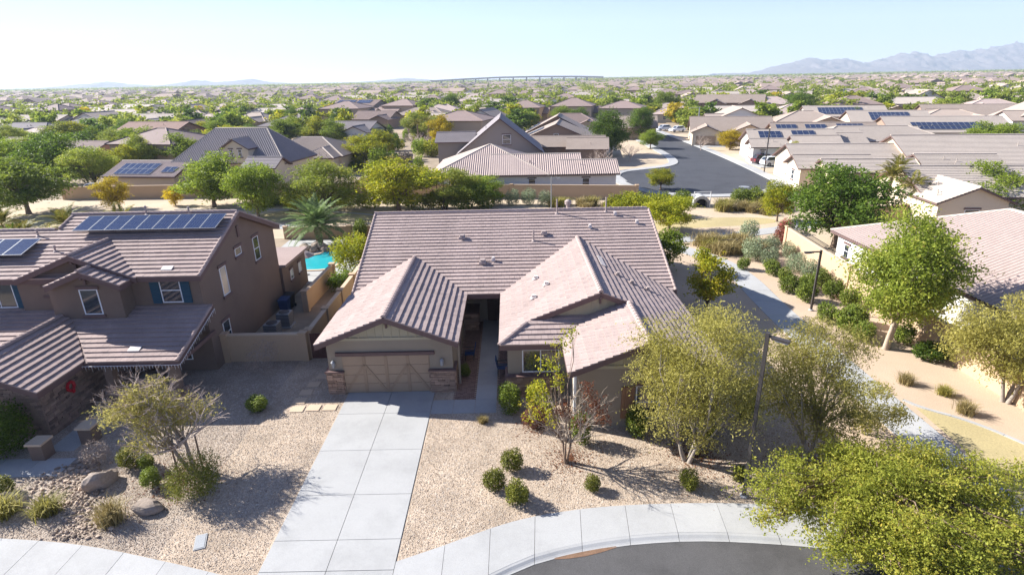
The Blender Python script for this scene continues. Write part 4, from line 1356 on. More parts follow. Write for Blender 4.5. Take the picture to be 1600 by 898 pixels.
G2 = grass_mesh('grass', 420, .75, .5, LM['olive'], .9, .014)
shrub('grass_clump', 'straw-coloured grass clump beside the stone stream bed', (-15.55, 17.5, 0), G, (1.0, 1.0, 1.15), cat='grass')
shrub('grass_clump', 'green grass clump left of the stone stream bed', (-18.4, 18.05, 0), G2, 1.0, cat='grass')
shrub('grass_clump', 'green grass clump at the left edge above the sidewalk', (-20.1, 18.0, 0), G2, 1.1, cat='grass')
shrub('grass_clump', 'dry tuft of grass just below the front walk', (-1.55, 23.75, 0), G, .45, cat='grass')
for i, (x, y, s, lab) in enumerate(((20.9, 26.6, .75, 'dry grass tuft on bare dirt below the tall pale-trunked tree'), (22.1, 25.4, .7, 'dry grass tuft beside the olive tree at the right edge'), (21.9, 23.7, .8, 'green-gold grass tuft just above the curved edging'))):
    shrub('grass_clump', lab, (x, y, 0), (G, G2)[i % 2], s, cat='grass')

# boulders and the dry stream of river rock
for i, (x, y, s, rz, lab) in enumerate(((-17.35, 19.7, (.72, .42, .5), .9, 'large angular boulder beside the stone stream bed'), (-14.55, 18.1, (.7, .38, .34), -.1, 'long low boulder below the clipped shrubs'), (-20.45, 18.55, (.7, .45, .4), .6, 'grey boulder at the left edge above the sidewalk'))):
    me = rock_mesh(60 + i, *s, sub=3)
    me.materials.append(M['rock'])
    tag(link('boulder', me, None, (x, y, s[2] * .45), (0, .15, rz)), lab, 'boulder')
bed = tag(empty('stream_bed'), kind='structure')
rk = []
for i in range(4):
    me = rock_mesh(80 + i, 1, .8, .6, 1)
    me.materials.append(M['riverrock'])
    rk.append(me)
line, L = arclen(smooth([(-19.3, 20.7), (-18.6, 19.6), (-17.6, 18.6), (-16.7, 17.5), (-16.4, 16.7)], 2))
rr = random.Random(5)
spots = []
for k in range(4000):
    t = rr.uniform(0, 1)
    p = line(t)
    w = .75 + .35 * math.sin(t * 7)
    q = (p.x + rr.gauss(0, .5) * w, p.y + rr.gauss(0, .38) * w)
    s = rr.uniform(.06, .16)
    if q[1] < 16.65 - (q[0] + 16) * -.05: continue
    if any((q[0] - a) ** 2 + (q[1] - b) ** 2 < (s + c) ** 2 * .55 for a, b, c in spots): continue
    spots.append((q[0], q[1], s))
    if len(spots) >= 290: break
for x, y, s in spots:
    link('rock', rr.choice(rk), bed, (x, y, s * .25), (rr.uniform(-.2, .2), rr.uniform(-.2, .2), rr.uniform(0, 6)), s)
# scattered larger gravel
def pebbles(name, n, area, m, lo, hi, seed):
    rg = np.random.default_rng(seed)
    xs_ = rg.uniform(area[0], area[1], n); ys_ = rg.uniform(area[2], area[3], n)
    s = rg.uniform(lo, hi, n)
    a = rg.uniform(0, 2 * PI, n)
    V = np.zeros((n, 5, 3))
    for j in range(4):
        V[:, j, 0] = xs_ + s * np.cos(a + j * PI / 2) * rg.uniform(.7, 1.2, n)
        V[:, j, 1] = ys_ + s * np.sin(a + j * PI / 2) * rg.uniform(.7, 1.2, n)
        V[:, j, 2] = -.004
    V[:, 4, 0] = xs_ + s * .2; V[:, 4, 1] = ys_; V[:, 4, 2] = s * rg.uniform(.5, .9, n)
    return V
def pebble_obj(name, area, n, m, seed, keep):
    V = pebbles(name, n, area, m, .014, .038, seed)
    k = np.array([keep(p[0], p[1]) for p in V[:, 4, :2]])
    V = V[k]
    n = len(V)
    base = np.arange(n)[:, None] * 5
    F = np.concatenate([base + np.array(t) for t in ((0, 1, 4), (1, 2, 4), (2, 3, 4), (3, 0, 4))])
    me = bpy.data.meshes.new(name)
    me.vertices.add(5 * n); me.vertices.foreach_set('co', V.astype(np.float32).ravel())
    me.loops.add(3 * len(F)); me.loops.foreach_set('vertex_index', F.astype(np.int32).ravel())
    me.polygons.add(len(F)); me.polygons.foreach_set('loop_start', np.arange(0, 3 * len(F), 3, dtype=np.int32))
    me.materials.append(m)
    me.update(calc_edges=True)
    return tag(link(name, me), 'loose tan landscaping gravel spread over the front yards', 'gravel', kind='stuff')
inl_s, inr_s = smooth(INL, 2), smooth(INR, 2)
def y_line(poly, x):
    for a, b in zip(poly[:-1], poly[1:]):
        if a[0] <= x <= b[0]: return a[1] + (b[1] - a[1]) * (x - a[0]) / (b[0] - a[0] + 1e-9)
    return 99
def keep(x, y):
    if x < -8.95: lo = y_line(inl_s, x)
    elif x < -4.15: return False
    else: lo = y_line(inr_s, x)
    if y < lo + .05: return False
    if x > 2.8 and y > 23.1: return False
    if -4.3 < x < 2.9 and y > 24.5: return False
    if x < -19 and y > 20.2: return False
    return True
M['pebble'] = gravel_mat('pebble_tan', [(0.37, 0.27, 0.19), (0.54, 0.43, 0.325), (0.48, 0.37, 0.275), (0.64, 0.545, 0.44), (0.44, 0.335, 0.245)], 9, 0.0, .1)
pebble_obj('gravel', (-21, 12.5, 15, 28), 120000, M['pebble'], 3, keep)

# fallen leaves under the front trees
Ql, Tl = [], []
for (x, y, rad, n) in ((2.4, 20.8, 1.5, 900), (1.0, 23.2, 1.0, 500), (7.9, 20.9, 2.2, 1500), (12.8, 20.4, 2.2, 900), (-14.2, 20.0, 2.0, 1200), (13.2, 18.2, 2.5, 600)):
    a_, r_ = RNG.uniform(0, 2 * PI, n), rad * np.abs(RNG.normal(0, .55, n))
    P_ = np.stack([x + np.cos(a_) * r_, y + np.sin(a_) * r_, np.full(n, .018)], 1)
    q = leaf_quads(P_, np.tile([0, 0, 1.0], (n, 1)), .075, .6, 0, .9)
    q[:, :, 2] = .012 + RNG.uniform(0, .03, (n, 4))
    Ql.append(q); Tl.append(RNG.uniform(0, 1, n))
tag(link('fallen_leaves', quads_mesh('fallen_leaves', np.concatenate(Ql), np.concatenate(Tl), LM['rust'])), 'brown fallen leaves littering the gravel under the front trees', 'leaves', kind='stuff')
# ================================================================== WALLS, GATE, LAMPS, POOL, SMALL THINGS
def block_wall(label, pts, h, m='wall_tan', pier=4.0, name='block_wall', group='tan block walls'):
    t = tag(empty(name, (pts[0][0], pts[0][1], 0)), label, 'wall', group)
    o = Vector((pts[0][0], pts[0][1], 0))
    first = True
    for a, b in zip(pts[:-1], pts[1:]):
        a, b = Vector((*a, 0)) - o, Vector((*b, 0)) - o
        d = (b - a).normalized()
        MB().bar(a + Vector((0, 0, h / 2 - .06)), b + Vector((0, 0, h / 2 - .06)), .2, h - .02).build('panel', M[m], t)
        MB().bar(a + Vector((0, 0, h - .02)), b + Vector((0, 0, h - .02)), .28, .09).build('cap', M['wall_cap'], t)
        n = max(1, int((b - a).length / pier))
        for i in range(n + 1):
            if i == 0 and not first: continue
            p = a.lerp(b, i / n)
            MB().box(p.x - .2, p.x + .2, p.y - .2, p.y + .2, -.1, h + .03).box(p.x - .25, p.x + .25, p.y - .25, p.y + .25, h + .031, h + .12).build('pillar', M[m], t)
        first = False
    return t
block_wall('tan block wall between the brown two-storey house and the rust gate', [(-17.15, 30.8), (-12.45, 30.8)], 1.75)
block_wall('long tan block wall with posts between the two front houses', [(-12.25, 31.2), (-12.25, 58.6)], 1.75, pier=3.4)
block_wall('short tan wall inside the neighbour side yard near the pool', [(-15.0, 38.6), (-14.9, 45.0)], 1.5, pier=7)
block_wall('low tan wall closing the back gardens behind the pool', [(-24, 59.2), (10, 59.0)], 1.25, pier=6)
block_wall('sunlit tan block wall along the shrubs below the white house', [(26.2, 52.2), (25.4, 40.3), (24.9, 29.3), (25.0, 20)], 2.0, pier=50)
block_wall('brown wall across the greenbelt behind the left trees', [(-66, 84.2), (-31.6, 83.2), (-23.5, 82.0)], 1.9, pier=60)
block_wall('brown wall below the white back house beside the cul-de-sac', [(-17.5, 81), (0.2, 78.6), (17.0, 76.0)], 1.9, pier=60)
block_wall('tan side wall running back from the greenbelt between two gardens', [(-23.2, 82.2), (-20.5, 93), (-19.0, 101)], 1.9, pier=3)
block_wall('tan return wall at the end of the white back house wall', [(-17.2, 81.3), (-19.3, 93)], 1.9, pier=60)
block_wall('short wall right of the cul-de-sac behind the golden palms', [(36, 60.5), (47, 62.5)], 1.8, pier=60)
# view fence on the far end of the right wall
vf = tag(empty('view_fence', (26.2, 52.2, 2)), 'thin metal rail on top of the far end of the sunlit wall', 'fence')
MB().bar((0, 0, .5), (-.55, -8.0, .5), .04, .04).bar((0, 0, .12), (-.55, -8.0, .12), .04, .04).build('rail', M['metal_dark'], vf)
for i in range(41):
    MB().box(-.55 * i / 40 - .012, -.55 * i / 40 + .012, -8 * i / 40 - .012, -8 * i / 40 + .012, .05, .5).build('picket', M['metal_dark'], vf)
vf2 = tag(empty('view_fence', (-24, 59.2, 1.25)), 'dark metal fence on the low wall behind the pool', 'fence')
MB().bar((0, 0, .6), (30, -.17, .6), .04, .04).bar((0, 0, .12), (30, -.17, .12), .04, .04).build('rail', M['metal_dark'], vf2)
for i in range(110):
    MB().box(i * .27 - .011, i * .27 + .011, -.0015 * i - .011, -.0015 * i + .011, .05, .6).build('picket', M['metal_dark'], vf2)
# gate
g = tag(empty('yard_gate', (-12.2, 30.85, 0)), 'dark rust-red board gate between block wall and garage', 'gate')
MB().box(.1, 2.4, .03, .08, .1, .2).box(.1, 2.4, .03, .08, 1.55, 1.65).build('gate_frame', M['metal_dark'], g)
for i in range(15):
    MB().box(.1 + i * .153, .1 + i * .153 + .145, -.01, .025, .06, 1.7).build('board', M['gate'], g)
MB().box(1.18, 1.3, -.06, -.012, .9, 1.05).build('latch', M['metal_grey'], g)

# street lamps
def lamp(label, loc, h, ang, arm, r=.075, group='slim brown lamp posts', drop=0.0, m='metal_dark'):
    t = tag(empty('lamp_post', loc, ang), label, 'lamp post', group)
    MB().lathe([(r * 2.2, 0), (r * 2.2, .06), (r * 1.3, .1)], 10).build('base', M['concrete'], t)
    MB().bar((0, 0, .05), (0, 0, h), r * 1.8, r * 1.8, up=(0, 1, 0)).build('pole', M[m], t)
    MB().bar((0, 0, h - .12), (arm, 0, h - .12 - drop * .3), .07, .09).build('arm', M[m], t)
    hd = MB().bar((arm - .05, 0, h - .14 - drop * .3), (arm + .55, 0, h - .16 - drop), .2, .09).build('lamp_head', M[m], t)
    MB().bar((arm + .08, 0, h - .215 - drop * .5), (arm + .5, 0, h - .235 - drop), .15, .02).build('lens', M['white'], hd)
    return t
lamp('tall brown lamp post standing in front of the feathery olive trees', (9.0, 18.22, 0), 7.1, R(-40), .2, .07)
lamp('slim brown lamp post beside the footpath among round shrubs', (20.95, 36.8, 0), 4.4, R(178), .55, .07)
lamp('dark lamp post by the white parked car near the cul-de-sac', (42.7, 96, 0), 7.2, R(180), 2.2, .08)
lamp('pale lamp post farther along the street before brown gables', (47.6, 148, 0), 8.0, R(180), 2.2, .1, m='metal_grey')
lamp('short lamp post rising behind the big palm crown', (-27.0, 75.5, 0), 3.9, R(180), .4, .07)
lamp('thin grey lamp post in the greenbelt below the white back house', (5.2, 71.5, 0), 4.0, R(10), .6, .06, m='metal_grey')
lamp('curved street light before the red-brown two-storey house at left', (-67.5, 116, 0), 7.5, R(170), 1.6, .09, m='metal_grey')

# stepping stones beside the garage
for i, (x, y, lab) in enumerate(((-10.82, 28.7, 'shaded stepping stone nearest the gate'), (-11.05, 27.75, 'second shaded stepping stone from the gate'), (-11.2, 26.9, 'third shaded stepping stone from the gate'),
        (-11.25, 26.05, 'stepping stone at the bend, half in shade'), (-11.1, 25.25, 'corner stepping stone at the left end of the lower row'), (-10.3, 25.35, 'middle stepping stone of the lower sunlit row'), (-9.45, 25.35, 'stepping stone beside the driveway edge'))):
    tag(MB().box(-.33, .33, -.28, .28, -.04, .035).build('stepping_stone', M['wall_cap'], None, False, (x, y, 0), (0, 0, random.uniform(-.05, .05))), lab, 'paving stone', 'stepping stones by the garage')
# water meter lid
t = tag(empty('meter_box', (-11.58, 16.4, 0), .35), 'pale rectangular utility box lid in the gravel near the sidewalk', 'utility box')
MB().box(-.2, .2, -.38, .38, -.05, .03).build('rim', M['concrete'], t)
MB().box(-.16, .16, -.34, .34, .031, .04).build('lid', M['metal_grey'], t)
# air conditioners
def ac(label, loc):
    t = tag(empty('air_conditioner', loc), label, 'air conditioner', 'air conditioners in the side yards')
    MB().box(-.5, .5, -.5, .5, -.02, .08).build('pad', M['concrete'], t)
    b = MB().box(-.42, .42, -.42, .42, .081, 1.0).build('cabinet', M['metal_grey'], t)
    for i in range(8):
        MB().box(-.43, .43, -.43, .43, .16 + i * .1, .19 + i * .1).build('louver', M['metal_dark'], b)
    MB().lathe([(.36, 0), (.36, .03), (.05, .05)], 14, (0, 0, 1.0)).build('fan_grille', M['metal_dark'], t)
ac('grey air conditioner nearer the tan block wall, by the two-storey house', (-15.75, 34.2, 0))
ac('grey air conditioner farther back along the two-storey house wall', (-15.6, 36.0, 0))
ac('grey air conditioner behind the garage beside the lot wall', (-11.1, 36.6, 0))
# low pillars of the neighbour's front walk, the walk itself
for i, (x, y, lab) in enumerate(((-21.35, 21.7, 'low stucco pillar nearer the left edge by the neighbour walk'), (-20.0, 22.9, 'low stucco pillar beside the leaning desert tree'))):
    t = tag(empty('garden_pillar', (x, y, 0)), lab, 'pillar', 'low pillars at the neighbour walk')
    MB().box(-.3, .3, -.3, .3, 0, .8).build('shaft', M['stucco_left'], t)
    MB().box(-.37, .37, -.37, .37, .8, .9).build('cap', M['wall_cap'], t)
nw = tag(empty('neighbour_walk'), kind='structure')
for i, (x0, x1) in enumerate(((-30, -24.62), (-24.6, -22.92), (-22.9, -21.32), (-21.3, -19.75))):
    MB().box(x0, x1, 20.3, 21.55, -.1, .02).build('slab', M['concrete'], nw)
MB().box(-21.5, -20.3, 22.1, 29.4, -.1, .021).build('slab', M['concrete'], nw)
wr = tag(empty('wreath', (-22.08, 25.0, 1.75)), 'small red wreath hanging on the shaded stone wall', 'wreath')
mb = MB()
for i in range(16):
    a0, a1 = 2 * PI * i / 16, 2 * PI * (i + 1) / 16
    mb.tube([(.05, math.cos(a0) * .22, math.sin(a0) * .22), (.05, math.cos(a1) * .22, math.sin(a1) * .22)], [.07 + .02 * (i % 2), .06], 6)
mb.build('ring', M['red'], wr)
MB().box(.1, .16, -.07, .07, -.34, -.16).build('knot', M['red'], wr)
# things in the court by the front door
def chair(label, loc, rz, m='blueplastic'):
    t = tag(empty('patio_chair', loc, rz), label, 'chair', 'patio chairs in the entry court')
    MB().box(-.28, .28, -.27, .27, .4, .47).build('seat', M[m], t)
    MB().extrude([(-.28, .25, .47), (.28, .25, .47), (.28, .36, 1.0), (-.28, .36, 1.0)], (0, .05, 0)).build('backrest', M[m], t)
    for x in (-.25, .25):
        for y in (-.24, .26):
            MB().box(x - .022, x + .022, y - .022, y + .022, 0.02, .4).build('leg', M['metal_dark'], t)
        MB().box(x - .03, x + .03, -.27, .3, .64, .68).build('armrest', M['metal_dark'], t)
chair('blue patio chair in the shaded court on the garage side', (-2.6, 30.4, 0.02), R(-90))
chair('dark blue patio chair against the right wing by the walk', (-.62, 28.6, 0.02), R(90))
# swimming pool, deck, boulders, parasol
sheet('pool_deck', [(-23, 43.5), (-13.2, 45.2), (-12.5, 47), (-12.5, 58.5), (-23.5, 58.5)], 0.004, M['concrete_path'])
pool = tag(empty('swimming_pool', (-18, 51, 0)), 'turquoise freeform pool behind the brown two-storey house', 'pool')
pp = smooth([(-2.7, -2.6), (1.6, -3.0), (2.1, -1.2), (1.6, 1.0), (3.2, 2.4), (3.6, 4.2), (1.6, 5.0), (-.2, 3.6), (-.6, 1.6), (-2.6, 1.4), (-3.2, -.4), (-2.7, -2.6)], 2)
MB().poly([(x, y, .012) for x, y in pp]).build('water', M['water'], pool)
cp = MB()
cen = Vector((0, .6))
for (a, b) in zip(pp, pp[1:] + pp[:1]):
    oa, ob = Vector(a) + (Vector(a) - cen).normalized() * .32, Vector(b) + (Vector(b) - cen).normalized() * .32
    cp.extrude([(a[0], a[1], .07), (b[0], b[1], .07), (ob.x, ob.y, .07), (oa.x, oa.y, .07)], (0, 0, -.1))
cp.build('coping', M['wall_cap'], pool)
for i, (x, y, s) in enumerate(((-20.4, 54.4, .7), (-19.5, 54.0, .6), (-18.9, 54.8, .75), (-18.4, 54.0, .5), (-20.9, 55.3, .6), (-19.6, 55.4, .8), (-17.9, 55.2, .5), (-16.9, 57.2, .6), (-15.6, 57.6, .5), (-14.5, 57.4, .5))):
    me = rock_mesh(120 + i, s, s * .75, s * .6)
    me.materials.append(M['rock'])
    tag(link('boulder', me, None, (x, y, s * .3), (0, 0, i)), 'brown boulder in the rockery behind the turquoise pool', 'boulder', 'boulders of the pool rockery')
pu = tag(empty('parasol', (-17.9, 46.9, 0)), 'tan parasol over the patio at the near end of the pool', 'parasol')
MB().tube([(0, 0, 0), (0, 0, 2.2)], .03, 6).build('pole', M['metal_dark'], pu)
MB().lathe([(1.0, 1.7), (.98, 1.74), (.5, 2.02), (.05, 2.2)], 8).build('canopy', M['vent'], pu)
MB().lathe([(.3, 0), (.3, .06), (.05, .12)], 10).build('base', M['concrete'], pu)
shrub('yellow_bush', 'bright yellow-green bush over the lot wall beside the pool', (-13.7, 47.2, 0), shrub_mesh('foliage', 1.7, 2.9, 5200, .17, LM['lime'], 51, .5, 9), (1.2, 1.2, 1.05))
shrub('round_shrub', 'dark green shrub in the shade below the yellow-green bush', (-13.6, 42.8, 0), shrub_mesh('foliage', 1.1, 1.5, 2200, .14, LM['dark'], 52), (1.1, 1.3, 1.0))
shrub('round_shrub', 'green shrub by the dark fence right of the big palm', (-15.8, 58.2, 0), gb[0], (1.6, 1.4, 1.6))
make_palm('date_palm', 'big green feather palm beside the turquoise pool', (-19.6, 56.3, 0), 1.9, 3.9, 60, LM['palm'], r=.36, fm=frond_mesh(3.9, LM['palm'], .62, 46, .85, .06))
fm = frond_mesh(2.5, LM['palm_gold'], .6, 26, 1.1, .07)
for i, (x, y, h, lab) in enumerate(((-45.5, 50, 4.2, 'palm at the left edge behind the solar roof'), (-42.6, 48.4, 3.4, 'second palm from the left edge behind the solar roof'), (-40.0, 50.2, 4.0, 'third palm from the left edge behind the solar roof'), (-37.4, 48.6, 3.5, 'fourth palm from the left edge, with orange fronds nearby'), (-35.0, 50.2, 3.9, 'palm just left of the large solar array'), (-47.5, 46.5, 3.2, 'low palm at the very left edge behind the small solar array'))):
    make_palm('queen_palm', lab, (x, y, 0), h, 2.5, 20, LM['palm_gold'], 'palms behind the two-storey house', .14, fm=fm)
for i, (x, y, h, lab) in enumerate(((43.6, 65, 4.2, 'golden palm left of the pale stepped roofs'), (45.6, 67.0, 4.7, 'taller golden palm next to the pale stepped roofs'), (44.6, 62.5, 3.4, 'low golden palm behind the tall pale-trunked tree'))):
    make_palm('queen_palm', lab, (x, y, 0), h, 2.6, 20, LM['palm_gold'], 'golden palms right of the greenbelt', .16, fm=fm)
# small rail and culvert in the greenbelt
rl = tag(empty('guard_rail', (20.4, 51.6, 0), .1), 'small brown metal railing beside the path among sage shrubs', 'railing')
for x in (-.9, 0, .9):
    MB().box(x - .03, x + .03, -.03, .03, 0, 1.05).build('post', M['metal_dark'], rl)
for z in (.35, .7, 1.03):
    MB().box(-.95, .95, -.025, .025, z, z + .05).build('rail', M['metal_dark'], rl)
cv = tag(empty('culvert', (24.0, 70.5, 0), -.05), 'pale culvert mouth with railing below the cul-de-sac', 'culvert')
mb = MB()
for i in range(12):
    a0, a1 = PI * i / 12, PI * (i + 1) / 12
    mb.extrude([(math.cos(a0) * .75, 0, .3 + math.sin(a0) * .75), (math.cos(a1) * .75, 0, .3 + math.sin(a1) * .75), (math.cos(a1) * 1.1, 0, .3 + math.sin(a1) * 1.1), (math.cos(a0) * 1.1, 0, .3 + math.sin(a0) * 1.1)], (0, 2.0, 0))
mb.box(-1.1, -.75, 0, 2, -.1, .3).box(.75, 1.1, 0, 2, -.1, .3)
mb.build('headwall', M['concrete'], cv)
MB().box(-.76, .76, .9, 1.0, -.05, 1.05).build('bore_shade', M['black'], cv)  # black slab across the arch stands in for the shade inside the pipe
for x in (-1.0, 1.0):
    MB().box(x - .05, x + .05, -.2, -.1, 0, 2.0).build('post', M['white'], cv)
MB().box(-1.0, 1.0, -.18, -.12, 1.9, 1.98).build('rail', M['white'], cv)

# shrubs along the right wall, sage and green
sg = [shrub_mesh('foliage', .9, 1.5, 2600, .13, LM['sage'], 70 + i, .35, 8) for i in range(2)]
gn = [shrub_mesh('foliage', .8, 1.25, 2600, .12, LM['clipped'], 75 + i, .5, 8) for i in range(3)]
SG, GN = 'sage shrubs along the footpath', 'green shrubs between footpath and block wall'
sage_spots = [(23.8, 55.0, 1.3, 'largest pale sage shrub, uppermost of the row beside the footpath'), (21.6, 48.7, 1.3, 'pale sage shrub beside the small metal railing'), (24.0, 50.4, 1.1, 'pale sage shrub close below the red flowers'),
              (22.4, 47.0, 1.05, 'pale sage shrub below the one beside the railing'), (25.1, 49.4, .9, 'pale sage shrub tight against the far end of the wall'), (23.7, 45.0, 1.1, 'pale sage shrub against the sunlit wall, left of the lamp'), (23.9, 43.0, 1.1, 'pale sage shrub just above the footpath lamp')]
for i, (x, y, s, lab) in enumerate(sage_spots):
    shrub('sage_shrub', lab, (x, y, 0), sg[i % 2], s * .95, SG)
green_spots = [(19.75, 46.0, .8, 'green shrub nearest the path bend'), (21.5, 44.5, .95, 'second green shrub down from the path bend'), (21.9, 42.9, .85, 'third green shrub down from the path bend'), (21.0, 40.4, 1.0, 'green shrub up-path from the footpath lamp'),
               (21.5, 38.6, 1.1, 'green shrub right behind the footpath lamp'), (22.6, 40.8, .95, 'green shrub behind the lamp and nearer the wall'), (24.0, 41.4, 1.05, 'green shrub touching the wall beside the lamp'), (23.7, 39.1, 1.05, 'green shrub by the wall right of the lamp'),
               (24.0, 37.5, 1.05, 'green shrub by the wall left of the tall tree crown'), (21.0, 34.9, .95, 'green shrub just down-path of the lamp'), (21.5, 33.3, 1.2, 'large green shrub under the left side of the tall tree'), (22.7, 34.4, 1.05, 'green shrub between wall and tall tree'), (21.7, 31.9, .95, 'green shrub left of the pale trunk'), (23.9, 31.4, .95, 'green shrub right behind the pale trunk')]
for i, (x, y, s, lab) in enumerate(green_spots):
    shrub('green_shrub', lab, (x, y, 0), gn[i % 3], s, GN)
shrub('dark_shrub', 'dark low shrub right of the pale tree trunk', (24.0, 29.2, 0), shrub_mesh('foliage', .9, 1.0, 2200, .13, LM['dark'], 81), (1.25, 1.0, 1.0))
shrub('red_bush', 'red flowering bush at the far end of the sunlit wall', (26.4, 53.4, 0), shrub_mesh('foliage', 1.0, 1.8, 2400, .13, LM['red'], 82), (1.0, 1.0, 1.0))
shrub('red_bush', 'smaller red flowering bush farther up the greenbelt', (28.6, 57.4, 0), shrub_mesh('foliage', .9, 1.4, 1400, .16, LM['red'], 83), 1.0)
# golden bunch grasses
BG = grass_mesh('grass', 380, 1.15, .9, LM['straw'], .9, .022)
BG2 = grass_mesh('grass', 380, 1.1, .9, LM['olive'], .9, .022)
rr = random.Random(9)
for i in range(46):
    if i < 14: x, y = rr.uniform(18.6, 23.5), rr.uniform(49.5, 54.5)
    elif i < 34: x, y = rr.uniform(25.5, 33), rr.uniform(65.8, 70)
    else: x, y = rr.uniform(4, 15.5), rr.uniform(70.5, 73.5)
    if i < 14 and abs(x - 19) < 1.6 and y < 50: continue
    shrub('grass_clump', ('golden bunch grass beside the path bend and railing', 'golden bunch grass between footpath and cul-de-sac', 'golden bunch grass below the brown greenbelt wall')[0 if i < 14 else 1 if i < 34 else 2], (x, y, 0), rr.choice((BG, BG, BG2)), rr.uniform(.7, 1.25), ('grasses by the path bend', 'grasses below the cul-de-sac', 'grasses below the greenbelt wall')[0 if i < 14 else 1 if i < 34 else 2], cat='grass')
for i, (x, y, s, lab) in enumerate(((29.4, 72.2, 1.7, 'left of three green bushes beside the culvert'), (31.0, 71.6, 1.9, 'middle of three green bushes beside the culvert'), (32.6, 70.4, 1.6, 'right of three green bushes beside the culvert'), (22.0, 72.3, 1.6, 'dark green bush left of the culvert'), (19.9, 72.4, 1.4, 'dark green bush left of the culvert, nearer the house'))):
    shrub('green_bush', lab, (x, y, 0), gn[i % 3], (s, s, s * .85), 'bushes beside the culvert')
for i in range(9):
    x = 16.2 + (i % 5) * 1.5 - (i // 5) * .6
    shrub('lime_bush', 'yellow-green bush in the thicket beyond the right end of the ridge', (x - 3, 66.6 + (i // 5) * 2.4 + rr.uniform(-.5, .5), 0), shrub_mesh('foliage', 1.3, 1.9, 1500, .2, LM['lime'], 90 + i) if i < 3 else bpy.data.objects['lime_bush'].data, rr.uniform(.9, 1.25), 'lime thicket beyond the ridge')
for i in range(6):
    shrub('sage_shrub', 'grey-green shrub under the mesquite trees before the greenbelt wall', (-6 + i * 2.1, 73.6 + rr.uniform(-.6, .6), 0), sg[i % 2], rr.uniform(1.0, 1.4), 'sage shrubs under the mesquites')
# ground-cover hedge
mb = shrub_mesh('foliage', 1.6, 1.3, 2000, .2, LM['clipped'], 99, .5, 9)
for i in range(7):
    shrub('hedge_bush', 'low green hedge bush in the greenbelt behind the palm crown', (-33.6 + i * 1.7, 77.2 + rr.uniform(-.7, .7), 0), mb, (1.15, 1.1, rr.uniform(.85, 1.1)), 'low hedge in the greenbelt')

# tropical thicket behind the two-storey house
tb = [shrub_mesh('foliage', 1.7, 3.6, 2600, .34, LM[k], 140 + i, .4, 8) for i, k in enumerate(('lime', 'dark', 'green'))]
for i, (x, y, q) in enumerate(((-48, 47.5, 1), (-45.0, 47.0, 0), (-42.0, 46.5, 1), (-39.0, 47.0, 2), (-36.3, 46.6, 1), (-34.2, 48.0, 0), (-50.5, 49, 2))):
    shrub('thicket_bush', 'leafy bush of the tropical thicket behind the solar roofs', (x, y, 0), tb[q], (1.0, 1.0, rr.uniform(.95, 1.2)), 'tropical thicket behind the solar roofs')
shrub('rust_bush', 'orange-brown bush in the tropical thicket beside the large solar array', (-33.0, 46.6, 0), shrub_mesh('foliage', 1.3, 3.2, 1500, .3, LM['orange'], 149, .4, 7), (1.0, 1.0, 1.1))

def bin_(label, loc, m):
    t = tag(empty('rubbish_bin', loc), label, 'bin', 'bins in the neighbour side yard')
    mb = MB()
    a, b = [(-.26, -.3), (.26, -.3), (.26, .3), (-.26, .3)], [(-.32, -.37), (.32, -.37), (.32, .37), (-.32, .37)]
    for i in range(4):
        j = (i + 1) % 4
        mb.poly([(*a[i], .08), (*a[j], .08), (*b[j], 1.0), (*b[i], 1.0)])
    mb.poly([(*p, .08) for p in a[::-1]])
    mb.build('body', M[m], t)
    MB().extrude([(-.35, -.4, 1.0), (.35, -.4, 1.0), (.35, .42, 1.06), (-.35, .42, 1.06)], (0, 0, .06)).build('lid', M[m], t)
    for x in (-.3, .3): MB().tube([(x - .03, .32, .12), (x + .03, .32, .12)], .12, 10).build('wheel', M['black'], t)
bin_('blue rubbish bin by the two-storey house side wall', (-16.5, 38.4, 0), 'blueplastic')
bin_('black rubbish bin behind the blue one by the side wall', (-16.5, 39.3, 0), 'black')
# bushes of the dry garden between the greenbelt and the far roofs
db = [shrub_mesh('foliage', 1.6, 2.4, 1100, .3, LM[k], 160 + i, .45, 7) for i, k in enumerate(('lime', 'green', 'dead', 'olive', 'dark'))]
dl = ('yellow-green bush in the dry garden left of the grey gable', 'green bush in the dry garden left of the grey gable', 'grey leafless bush in the dry garden left of the grey gable', 'olive bush in the dry garden left of the grey gable', 'dark green bush in the dry garden left of the grey gable')
for i in range(46):
    q = rr.choice((0, 0, 1, 1, 2, 2, 3, 3, 4))
    y = rr.uniform(104, 172)
    x = rr.uniform(-.27 * y, -.105 * y)
    shrub('garden_bush', dl[q], (x, y, 0), db[q], (rr.uniform(.7, 1.5),) * 2 + (rr.uniform(.6, 1.7),), 'bushes of the dry garden')

ub = [shrub_mesh('foliage', 1.5, 1.8, 1800, .2, LM[k], 180 + i, .45, 8) for i, k in enumerate(('lime', 'green', 'mid'))]
for i in range(9):
    x = -27.5 + i * 3.0
    shrub('understory_bush', 'green bush under the mesquite trees along the greenbelt', (x + rr.uniform(-.5, .5), 74.8 - (x + 27) * .09 + rr.uniform(-1.2, .8), 0), ub[i % 3], (rr.uniform(.9, 1.4),) * 2 + (rr.uniform(.8, 1.5),), 'bushes under the mesquites')
